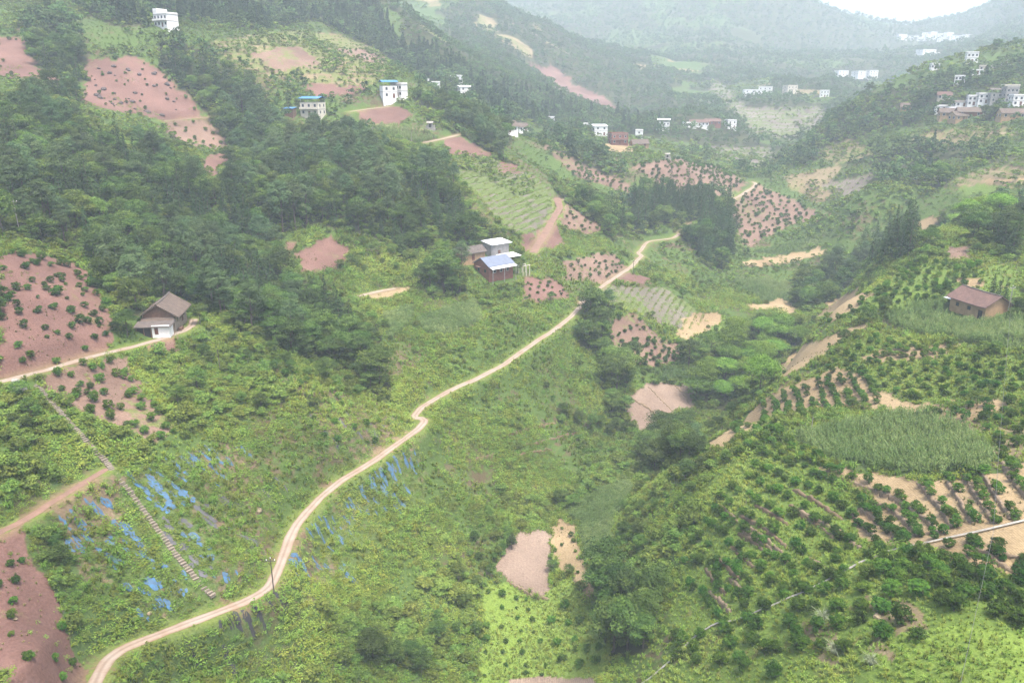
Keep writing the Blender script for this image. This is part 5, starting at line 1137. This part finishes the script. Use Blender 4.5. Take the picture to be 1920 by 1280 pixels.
SINGLE = [  # single trees placed by eye: kind, sight-line, scale
 ('broadleaf', 832, 548, 1.95), ('broadleaf', 862, 552, 1.5), ('broadleaf', 806, 545, 1.5), ('broadleaf', 970, 515, .8), ('broadleaf', 240, 632, .8), ('broadleaf', 375, 608, .7), ('broadleaf', 372, 735, .75), ('broadleaf', 335, 760, .6),
 ('broadleaf', 615, 720, .85), ('broadleaf', 590, 770, .5), ('broadleaf', 490, 770, .5), ('broadleaf', 1170, 1190, 1.05), ('broadleaf', 1205, 1215, .95), ('broadleaf', 1140, 1150, .8), ('broadleaf', 1050, 945, .6), ('broadleaf', 1075, 955, .55), ('broadleaf', 1240, 880, .9), ('broadleaf', 1285, 900, .75), ('broadleaf', 1275, 845, .8),
 ('broadleaf', 1120, 590, 1.0), ('broadleaf', 1105, 645, 1.0), ('broadleaf', 1280, 560, .6), ('broadleaf', 1730, 205, 1.5), ('broadleaf', 1715, 215, 1.2), ('broadleaf', 1845, 222, 1.1), ('broadleaf', 1860, 224, 1.2), ('conifer', 1868, 575, .72), ('conifer', 1880, 580, .8), ('conifer', 1858, 560, .7), ('conifer', 1845, 590, .3),
 ('broadleaf', 1740, 470, .9), ('pale_tree', 530, 440, 1.8), ('pale_tree', 555, 435, 1.9), ('pale_tree', 575, 425, 1.7), ('pale_tree', 130, 385, 1.7), ('broadleaf', 1835, 590, .35), ('broadleaf', 1890, 605, .35), ('broadleaf', 60, 780, .5), ('pale_tree', 960, 1030, .45), ('broadleaf', 860, 1090, .6), ('broadleaf', 700, 1240, .8), ('broadleaf', 740, 1250, .75), ('broadleaf', 820, 1200, .6), ('broadleaf', 790, 1260, .75)]
INDIV = {'conifer': 290, 'broadleaf': 250, 'pale_tree': 160, 'spreading_tree': 60}
LANDMARKS = [(300,600,'behind the tiled farmhouse'),(150,470,'at the top of the red orchard'),(600,470,'below the red clearing'),(830,520,'beside the brick farm'),(720,700,'at the lower tip of the wood above the road'),(560,640,'at the wood edge above the thicket'),(400,310,'near the small enclosed red clearing'),(250,230,'under the broad red hillside'),(588,230,'below the blue roofed house'),(850,400,'beside the terraced crop spur'),(450,500,'in the middle of the large wood'),(60,330,'in the upper wood by the power pole'),(700,300,'below the terrace maize')]
LMXY = ground_at([q[0] for q in LANDMARKS], [q[1] for q in LANDMARKS])
PLACES = {
 'in a dark stand of conifers': [(1300,420,'in the dark stand beside the far road'),(1640,470,'in the dark stand on the hill crest')],
 'in the trees along the stream': [(1160,1170,'beside the pale plots on the valley floor'),(1250,860,'below the pale paddies'),(1160,730,'above the pale paddies')],
 'in a bright spreading grove': [(1400,690,'in the bright grove across the stream'),(1800,410,'in the bright group beside the sandy clearing')],
 'in the grassy terraced orchard': [(1420,860,'in the grassy orchard near the big maize field'),(1330,1000,'on the valley side of the grassy orchard'),(1480,960,'in the grassy orchard beside a long bank'),(1560,1020,'in the grassy orchard above the irrigation channel'),(1400,1120,'at the lower end of the grassy orchard rows'),(1620,990,'in the grassy orchard next to the sandy terraces')],
 'scattered over the grassy slope below the sandy terraces': [(1720,1080,'just below the sandy terraces'),(1560,1130,'near the silvery plume grass'),(1850,1120,'on the slope under the power line'),(1340,1220,'below the irrigation channel near the stream'),(1680,1180,'beside the bare brown patches')],
 'in the rows along the sandy stone walled terraces': [(1600,930,'at the maize end of the stone walls'),(1700,990,'between stone walls at the channel bend'),(1800,930,'between the long straight stone walls'),(1880,900,'on the uppermost sandy terraces'),(1860,1040,'on the sand below the channel')]}
PLXY = {k: ground_at([q[0] for q in v], [q[1] for q in v]) for k, v in PLACES.items()}
def place_text(text, x, y):
    for k, v in PLACES.items():
        if k in text:
            j = int(np.argmin((PLXY[k][:, 0] - x) ** 2 + (PLXY[k][:, 1] - y) ** 2)); return text.replace(k, v[j][2])
    return text
def where_text(w, x, y, s):
    w = place_text(w, x, y)
    if w != 'in the large wood above the tiled farmhouse': return w, ('tall ' if s > 1.2 else 'smaller ' if s < .98 else '')
    k = int(np.argmin((LMXY[:, 0] - x) ** 2 + (LMXY[:, 1] - y) ** 2)); return LANDMARKS[k][2], ('tall ' if s > 1.2 else 'smaller ' if s < .98 else '')
for kn, px, py, s in SINGLE:
    g = ground_at(px, py)[0]
    r_ = random.Random(px * 7 + py)
    tree(kn, g[0], g[1], s, r_.uniform(0, 6.28), DESC[kn][0] + ' standing apart from the woods', DESC[kn][1], 'trees standing apart from the woods: ' + kn, r_.randrange(9))
for kn in KN:
    A = np.concatenate(cand[kn]); 
    if not len(A): continue
    d = np.hypot(A[:, 0], A[:, 1]); az = np.arctan2(A[:, 0], A[:, 1]); inframe = np.abs(az) < R(37); o = np.argsort(d / A[:, 2] + (~inframe) * 1e5); A = A[o]; n = INDIV[kn]; r_ = random.Random(KN.index(kn) + 50)
    for x, y, s, w in A[:n]:
        wh = list(WOODS.values())[int(w)][2]
        wh, sz = where_text(wh, x, y, s); ds = DESC[kn][0]; ds = ds if (ds.startswith('tall') and sz == 'tall ') else sz + ds
        tree(kn, x, y, s, r_.uniform(0, 6.28), ds + ' ' + wh, DESC[kn][1], ds + ' set ' + wh, r_.randrange(9), (r_.gauss(0, .03), r_.gauss(0, .03)), r_.uniform(.85, 1.15))
    B = A[n:]; far_ = np.hypot(B[:, 0], B[:, 1]) > 440
    nb = B[~far_]; fb_ = B[far_]
    if len(nb): stuff('woodland', 'rest of the near woods behind the front trees: ' + DESC[kn][0] + 's', kn, [c for c, t in KIND[kn]], nb[:, 0], nb[:, 1], .85, 1.35, 600 + KN.index(kn), tilt=.03)
    fk = 'far_conifer' if kn == 'conifer' else 'far_tree'
    if len(fb_): stuff('woodland', 'far woods along the ridge', fk, SMALL[fk], fb_[:, 0], fb_[:, 1], .95, 1.5, 610 + KN.index(kn), tilt=.03)
# undergrowth at the wood floor
x, y = grid_points(2.0, 70, 420, 620); a, l = gidx(x, y); m = np.isin(ci[a, l], C('forest')) & clear(x, y, 1.0) & seen(x, y, 3); stuff('undergrowth', 'shrubs and saplings on the wood floor', 'shrub', [c for c, t in KIND['shrub']], x[m], y[m], .6, 1.5, 621)

# orchards ----------------------------------------------------------------
cit = []     # x, y, scale, label
def row(pts, sp, s0, s1, label, seed, keep=.9, jit=.35):
    P = resample(curve(line(pts), 1), sp); r = np.random.default_rng(seed); n = len(P)
    P = P + r.normal(size=P.shape) * jit; k = r.random(n) < keep
    for p in P[k]: cit.append((p[0], p[1], r.uniform(s0, s1), label))
def rows_between(A, B, n, sp, s0, s1, label, seed, keep=.9, jit=.35):
    A = np.array(A, float); B = np.array(B, float)
    for k in range(n): row(A + (B - A) * k / (n - 1), sp, s0, s1, label, seed + k, keep, jit)
def patch(k_label, sp, s0, s1, label, seed, keep=.85, jit=.3, rot=.4):
    for p in PLOTS:
        if p.get('label') and p['label'].startswith(k_label):
            lo = p['poly'].min(0) - 5; hi = p['poly'].max(0) + 5; c, s = math.cos(rot), math.sin(rot); r = np.random.default_rng(seed); D = np.hypot(*(hi - lo)) / 2; ct = (lo + hi) / 2
            u, v = np.meshgrid(np.arange(-D, D, sp), np.arange(-D, D, sp)); u = u.ravel() + r.normal(size=u.size) * sp * jit; v = v.ravel() + r.normal(size=v.size) * sp * jit
            x = ct[0] + c * u - s * v; y = ct[1] + s * u + c * v; m = inside(x, y, p['poly']) & (r.random(x.size) < keep)
            for a, b in zip(x[m], y[m]): cit.append((a, b, r.uniform(s0, s1), label))
OR1 = 'dark green citrus tree in the grassy terraced orchard'
rows_between([(1400,842),(1540,892),(1620,940),(1690,1015)], [(1285,1050),(1305,1100),(1335,1140),(1365,1180)], 10, 2.5, .6, .92, OR1, 700, .92, .4)
OR2 = 'citrus tree in the rows along the sandy stone walled terraces'
for k, w in enumerate(WALLS[:10]):
    row([(a + 6, b - 4) for a, b in w], 2.0, .5, .8, OR2, 730 + k, .85, .22)
#rows_between([(1725,905),(1765,960),(1790,1000)], [(1880,868),(1925,945)] + [(1935,960)], 4, 2.2, .7, 1.05, OR2, 745, .7, .3)
OR3 = 'citrus tree in the short rows on the sandy strip'
rows_between([(1428,752),(1432,770),(1434,795)], [(1612,698),(1630,722),(1645,756)], 10, 1.8, .55, .8, OR3, 760, .95, .2)
OR4 = 'citrus tree scattered over the grassy slope below the sandy terraces'
def sprinkle(poly, n, s0, s1, label, seed, mind=2.4):
    P = outline(poly); lo, hi = P.min(0), P.max(0); r = np.random.default_rng(seed); got = []
    for _ in range(n * 14):
        q = r.uniform(lo, hi)
        if len(got) >= n: break
        if inside(q[:1], q[1:], P)[0] and all((q[0] - g[0]) ** 2 + (q[1] - g[1]) ** 2 > mind ** 2 for g in got): got.append(q); cit.append((q[0], q[1], r.uniform(s0, s1), label))
sprinkle([(1690,1040),(1790,1050),(1930,1100),(1930,1180),(1800,1160),(1700,1120),(1640,1070)], 40, .9, 1.25, OR4, 770, 2.0)
sprinkle([(1700,1000),(1800,1010),(1920,1030),(1920,1070),(1830,1055)], 14, .6, .85, OR2, 779, 2.4)
sprinkle([(1480,1120),(1600,1070),(1690,1120),(1720,1200),(1600,1230),(1450,1230)], 30, .8, 1.2, OR4, 771)
sprinkle([(1260,1190),(1420,1160),(1450,1270),(1250,1275)], 16, .8, 1.1, OR4, 772)
OR5 = 'citrus tree on the green slope between the two maize fields'
sprinkle([(1480,720),(1600,660),(1640,630),(1800,670),(1930,690),(1930,740),(1800,745),(1720,755),(1640,735),(1620,700)], 120, .5, .85, OR5, 773, 1.9)
sprinkle([(1380,800),(1480,795),(1480,830),(1560,870),(1480,860),(1400,850),(1340,880)], 40, .8, 1.15, OR5, 774, 2.0)
OR6 = 'citrus tree on the dry grass beside the big maize field'
sprinkle([(1750,780),(1860,750),(1930,760),(1930,850),(1870,850),(1800,790)], 26, .7, 1.0, OR6, 775)
OR7 = 'citrus tree on the green crest in front of the mud brick house'
sprinkle([(1545,610),(1640,545),(1720,490),(1850,500),(1830,560),(1720,562),(1640,588)], 130, .5, .9, OR7, 776, 1.9)
sprinkle([(1620,672),(1700,650),(1800,650),(1760,672)], 10, .6, .9, OR5, 777)
OR8 = 'citrus tree on the red orchard slope above the lane'
patch('sloping red soil orchard', 3.0, .45, .95, OR8, 780, .68, .32)
OR9 = 'citrus tree in the reddish plot beside the concrete steps'
patch('reddish orchard plot beside', 2.8, .6, .95, OR9, 781, .75, .3)
OR10 = 'small citrus tree in rows on the bright valley grass'
rows_between([(918,1110),(912,1180),(908,1270)], [(985,1130),(1010,1200),(1020,1265)], 4, 3.0, .35, .6, OR10, 782, .85, .25)
sprinkle([(1060,1120),(1110,1160),(1130,1250),(1040,1250),(1020,1170)], 12, .6, 1.0, OR10, 783)
OR11 = 'young citrus tree on the bare red slope beside the road'
patch('bare red soil slope', 3.3, .25, .6, OR11, 784, .6, .35)
OR12 = 'citrus tree in the small plot at the end of the wood'
sprinkle([(460,710),(560,700),(580,720),(500,735)], 14, .6, .9, OR12, 785)
sprinkle([(690,790),(760,790),(740,830),(620,840),(570,790),(640,760)], 40, .4, .7, 'young citrus tree on the mulched slope above the road', 786)
OR13 = 'citrus tree in the pale plots around the brick farm'
patch('pale red orchard plot between', 3.2, .35, .7, OR13, 787); patch('red soil plot in front', 3.0, .25, .5, OR13, 788); patch('small orchard plot on the spur', 2.8, .4, .8, OR13, 789)
patch('pale orchard plot at the foot', 3.2, .4, .8, OR13, 796)
patch('narrow pale plot', 3.5, .25, .5, OR10, 795, .7); patch('long pale fallow', 6, .3, .6, OR5, 798, .5)
sprinkle([(1150,640),(1290,640),(1350,600),(1340,640),(1260,700),(1180,700)], 60, .5, .9, OR13, 797)
OR14 = 'orchard tree on the reddish slopes of the far spurs'
patch('reddish orchard on the point', 3.6, .6, 1.0, OR14, 790); patch('reddish orchard slope under', 3.8, .6, 1.0, OR14, 791); patch('pale orchard strip between', 3.8, .6, 1.0, OR14, 792)
patch('broad red hillside', 6, .3, .7, OR14, 793, .6); patch('bare red field below', 8, .4, .8, OR14, 794, .4); patch('pale red clearing', 5, .4, .9, OR14, 799, .5); patch('reddish terrace', 5, .4, .8, OR14, 800, .5)
Ct = np.array([c[:3] for c in cit]); ok = clear(Ct[:, 0], Ct[:, 1], .9) & seen(Ct[:, 0], Ct[:, 1], 2)
cit = [c for c, k in zip(cit, ok) if k]
cit.sort(key=lambda c: math.hypot(c[0], c[1]) / c[2] + (1e5 if abs(math.atan2(c[0], c[1])) > R(38) else 0))
for k, (x, y, s, lab) in enumerate(cit[:298]):
    r_ = random.Random(k + 900); lab = ('large ' if s > .88 else 'small ' if s < .68 else 'medium ') + lab.replace('small ', '').replace('dark green ', ''); lab = place_text(lab, x, y); tree('citrus_tree', x, y, s, r_.uniform(0, 6.28), lab, 'citrus tree', lab.replace('tree', 'trees', 1), r_.randrange(9), (r_.gauss(0, .05), r_.gauss(0, .05)), r_.uniform(.85, 1.2))
B = np.array([c[:3] for c in cit[298:]]); dB = np.hypot(B[:, 0], B[:, 1])
for lo, hi, s0, s1 in ((0, .55, .35, .6), (.55, .85, .6, .85), (.85, 2, .85, 1.15)):
    m = (B[:, 2] >= lo) & (B[:, 2] < hi); stuff('orchard_trees', 'the smaller looking rest of the citrus trees', 'citrus_tree', [c for c, t in KIND['citrus_tree']], B[m, 0], B[m, 1], s0, s1, int(910 + lo * 10))

# weeds, grass, shrubs ---------------------------------------------------------
def sow(name, label, key, meshes, classes, sp, r0, r1, s0, s1, seed, thr=None, scale=18, gap=.5, top=1.0, sink=.05, weedsoil=None, zs=1.0):
    gap = gap if key == 'grass' else {'herb': 1.3, 'tallgrass': 1.8, 'shrub': 2.8, 'broadleaf': 4.0, 'far_shrub': 4.0, 'far_tree': 7.0}.get(key, gap)
    x, y = grid_points(sp, r0, r1, seed); a, l = gidx(x, y); m = np.isin(ci[a, l], C(*classes))
    if thr is not None: m &= vnoise(x / scale, y / scale, seed) * .7 + vnoise(x / scale * 3.1, y / scale * 3.1, seed + 1) * .3 > thr
    m &= clear(x, y, gap, sheets='mulch' in classes or 'weeds' in classes) & seen(x, y, top)
    x, y = x[m], y[m]; big = vnoise(x / 11, y / 11, seed + 5)
    return stuff(name, label, key, meshes, x, y, s0, s1, seed + 1, sink=sink, zs=zs, mod=.62 + .76 * big)
UG = 'low green herbs and creepers covering the slopes'
SH = [c for c, t in KIND['shrub']]
sow('undergrowth', UG, 'herb', SMALL['herb'], ('weeds', 'dry'), .85, 60, 215, .7, 1.7, 1000, .43, 7, zs=1.25)
sow('undergrowth', UG, 'herb', SMALL['herb'], ('weeds', 'dry'), 1.25, 215, 340, .9, 2.0, 1010, .32, 8, zs=1.25)
sow('undergrowth', UG, 'herb', SMALL['herb'], ('scrub', 'mulch'), .85, 60, 260, .8, 1.5, 1020, .2, 7)
sow('tall_grass', 'tall rank grass among the herbs', 'tallgrass', SMALL['tallgrass'], ('weeds', 'scrub', 'mulch'), 1.3, 60, 300, .7, 1.5, 1030, .45, 8)
sow('shrubs', 'bushes on the open slopes', 'shrub', SH, ('weeds',), 2.6, 60, 340, .35, 1.2, 1040, .56, 12)
sow('shrubs', 'dense thicket of bushes', 'shrub', SH, ('scrub',), 1.7, 60, 460, .45, 1.35, 1050, .36, 12)
BR = [c for c, t in KIND['broadleaf']]
sow('shrubs', 'large dark bushes on the open slopes', 'broadleaf', BR, ('weeds', 'scrub'), 5.0, 60, 330, .28, .55, 1045, .60, 20, top=3)
sow('grass', 'fine grass in the gaps between the herbs', 'grass', SMALL['grass'], ('weeds', 'dry'), 1.1, 60, 300, .7, 1.3, 1055, .35, 9)
sow('grass', 'short bright grass under the orchard trees', 'grass', SMALL['grass'], ('grass', 'lawn'), .70, 60, 215, .6, 1.3, 1060, .28, 6)
sow('grass', 'short bright grass under the orchard trees', 'grass', SMALL['grass'], ('grass', 'dry', 'lawn'), 1.2, 150, 330, .8, 1.5, 1070, .3, 6)
sow('undergrowth', 'low herbs among the orchard grass', 'herb', SMALL['herb'], ('grass', 'lawn'), 1.7, 60, 300, .5, 1.0, 1080, .5, 8)
sow('shrubs', 'small bushes among the orchard grass', 'shrub', SH, ('grass',), 4.5, 60, 300, .25, .6, 1090, .55, 14)
sow('dry_grass', 'dry grass tufts on bare plots', 'dry', SMALL['dry'], ('red', 'rose', 'tan', 'dry'), 1.5, 60, 300, .5, 1.1, 1100, .62, 6)
sow('undergrowth', 'weeds straying over bare soil', 'herb', SMALL['herb'], ('red', 'rose', 'tan', 'dry', 'rows', 'grey'), 1.6, 60, 420, .4, .9, 1110, .70, 7)
for k, p in enumerate(PLOTS):
    if not p.get('rows'): continue
    lo = p['poly'].min(0); hi = p['poly'].max(0); r = np.random.default_rng(1115 + k); ct = (lo + hi) / 2; D = np.hypot(*(hi - lo)) / 2; rot = 1.15; c, s = math.cos(rot), math.sin(rot)
    u, v = np.meshgrid(np.arange(-D, D, .8), np.arange(-D, D, 2.3)); u = u.ravel() + r.normal(size=u.size) * .2; v = v.ravel() + r.normal(size=v.size) * .12
    x = ct[0] + c * u - s * v; y = ct[1] + s * u + c * v; m = inside(x, y, p['poly']) & (r.random(x.size) < .8); m &= clear(x, y, 1.0)
    stuff('undergrowth', 'leafy crop growing in rows on the ' + ('spur terraces' if k % 2 else 'slope below the road bend'), 'herb', SMALL['herb'], x[m], y[m], .65, 1.1, 1116 + k)
sow('undergrowth', 'bushes on the floor of the upper woods', 'far_shrub', SMALL['far_shrub'], ('forest',), 3.0, 400, 640, .6, 1.6, 1118, .25, 20, top=3)
sow('shrubs', 'scattered bushes farther up the valley', 'far_shrub', SMALL['far_shrub'], ('weeds', 'scrub', 'dry', 'rows'), 3.0, 330, 620, .5, 1.3, 1120, .40, 24, top=2)
sow('shrubs', 'low cover farther up the valley', 'far_shrub', SMALL['far_shrub'], ('weeds', 'scrub'), 2.4, 330, 520, .3, .6, 1125, .2, 24, top=2)
sow('woodland', 'trees scattered over the upper valley', 'far_tree', SMALL['far_tree'], ('scrub', 'weeds'), 7.5, 380, 1000, .55, 1.05, 1130, .50, 45, top=6)
sow('woodland', 'wooded hills beyond the village', 'far_tree', SMALL['far_tree'], ('forest',), 6.2, 540, 1300, .7, 1.2, 1140, top=8)
sow('woodland', 'scrub on the far hills', 'far_shrub', SMALL['far_shrub'], ('scrub', 'rose', 'grey'), 6.0, 560, 1500, .8, 1.9, 1150, .4, 60, top=3)
sow('woodland', 'hazy wooded mountains at the valley head', 'far_tree', SMALL['far_tree'], ('forest', 'scrub'), 10.0, 1300, 2600, .9, 1.6, 1160, .25, 90, top=10)
sow('orchard_trees', 'rows of young trees on the far terraces', 'far_shrub', SMALL['far_shrub'], ('grey', 'rows', 'dry'), 5.0, 420, 1000, .35, .7, 1170, .3, 30, top=2)
# verge of tall herbs hugging the road
# maize --------------------------------------------------------------------
MZ = ['maize standing on the terrace below the shrine', 'young maize below the big tree at the brick farm', 'young maize beside the wood edge', 'maize plot next to the pale paddies', 'young maize on the far stream terraces', 'maize strip at the foot of the road spur', 'dense maize in the valley beside the narrow pale plot', 'big dense maize field on the terraced hill', 'broad maize field in front of the mud brick house']
mi = 0
for k, p in enumerate(PLOTS):
    if p['cls'] != 'corn': continue
    lo = p['poly'].min(0) - 1; hi = p['poly'].max(0) + 1; r = np.random.default_rng(1200 + k); ct = (lo + hi) / 2; D = np.hypot(*(hi - lo)) / 2
    far_ = np.hypot(*ct) > 300; sx, sy = (.85, 1.2) if not far_ else (1.2, 1.6); rot = .5 + mi * .7; c, s = math.cos(rot), math.sin(rot)
    u, v = np.meshgrid(np.arange(-D, D, sx), np.arange(-D, D, sy)); u = u.ravel() + r.normal(size=u.size) * .12; v = v.ravel() + r.normal(size=v.size) * .2
    x = ct[0] + c * u - s * v; y = ct[1] + s * u + c * v; m = inside(x, y, p['poly']); x, y = x[m], y[m]
    a, l = gidx(x, y); m = (pid[a, l] == k) & clear(x, y, .5) & (vnoise(x / 5, y / 5, 88) > .12); key = 'maize' if p['crop'] == 'full' else 'maize_young'
    stuff('maize', MZ[mi % len(MZ)], key, SMALL[key], x[m], y[m], .9, 1.12, 1220 + k, rot=rot, tilt=.05); mi += 1
print('SCATTER', COUNT, 'citrus', len(cit), {k: sum(len(q) for q in v) for k, v in cand.items()})
# ---------------------------------------------------------------- the humid air
m, t, out = nt('haze'); pv = N(t, 'ShaderNodeVolumePrincipled')
pv.inputs['Color'].default_value = (.77, .895, 1.0, 1); pv.inputs['Density'].default_value = .00031; pv.inputs['Anisotropy'].default_value = .0
t.links.new(pv.outputs[0], out.inputs['Volume'])
ztop = max(float(ZG.max()) + 15, CAMZ + 20); zb = float(ZG.min()) - 6
hz = solid('haze', [box_vf(-2700, 2700, -150, 3650, zb, ztop)], m); props(hz, 'thin humid haze filling the valley', None, None, 'stuff')
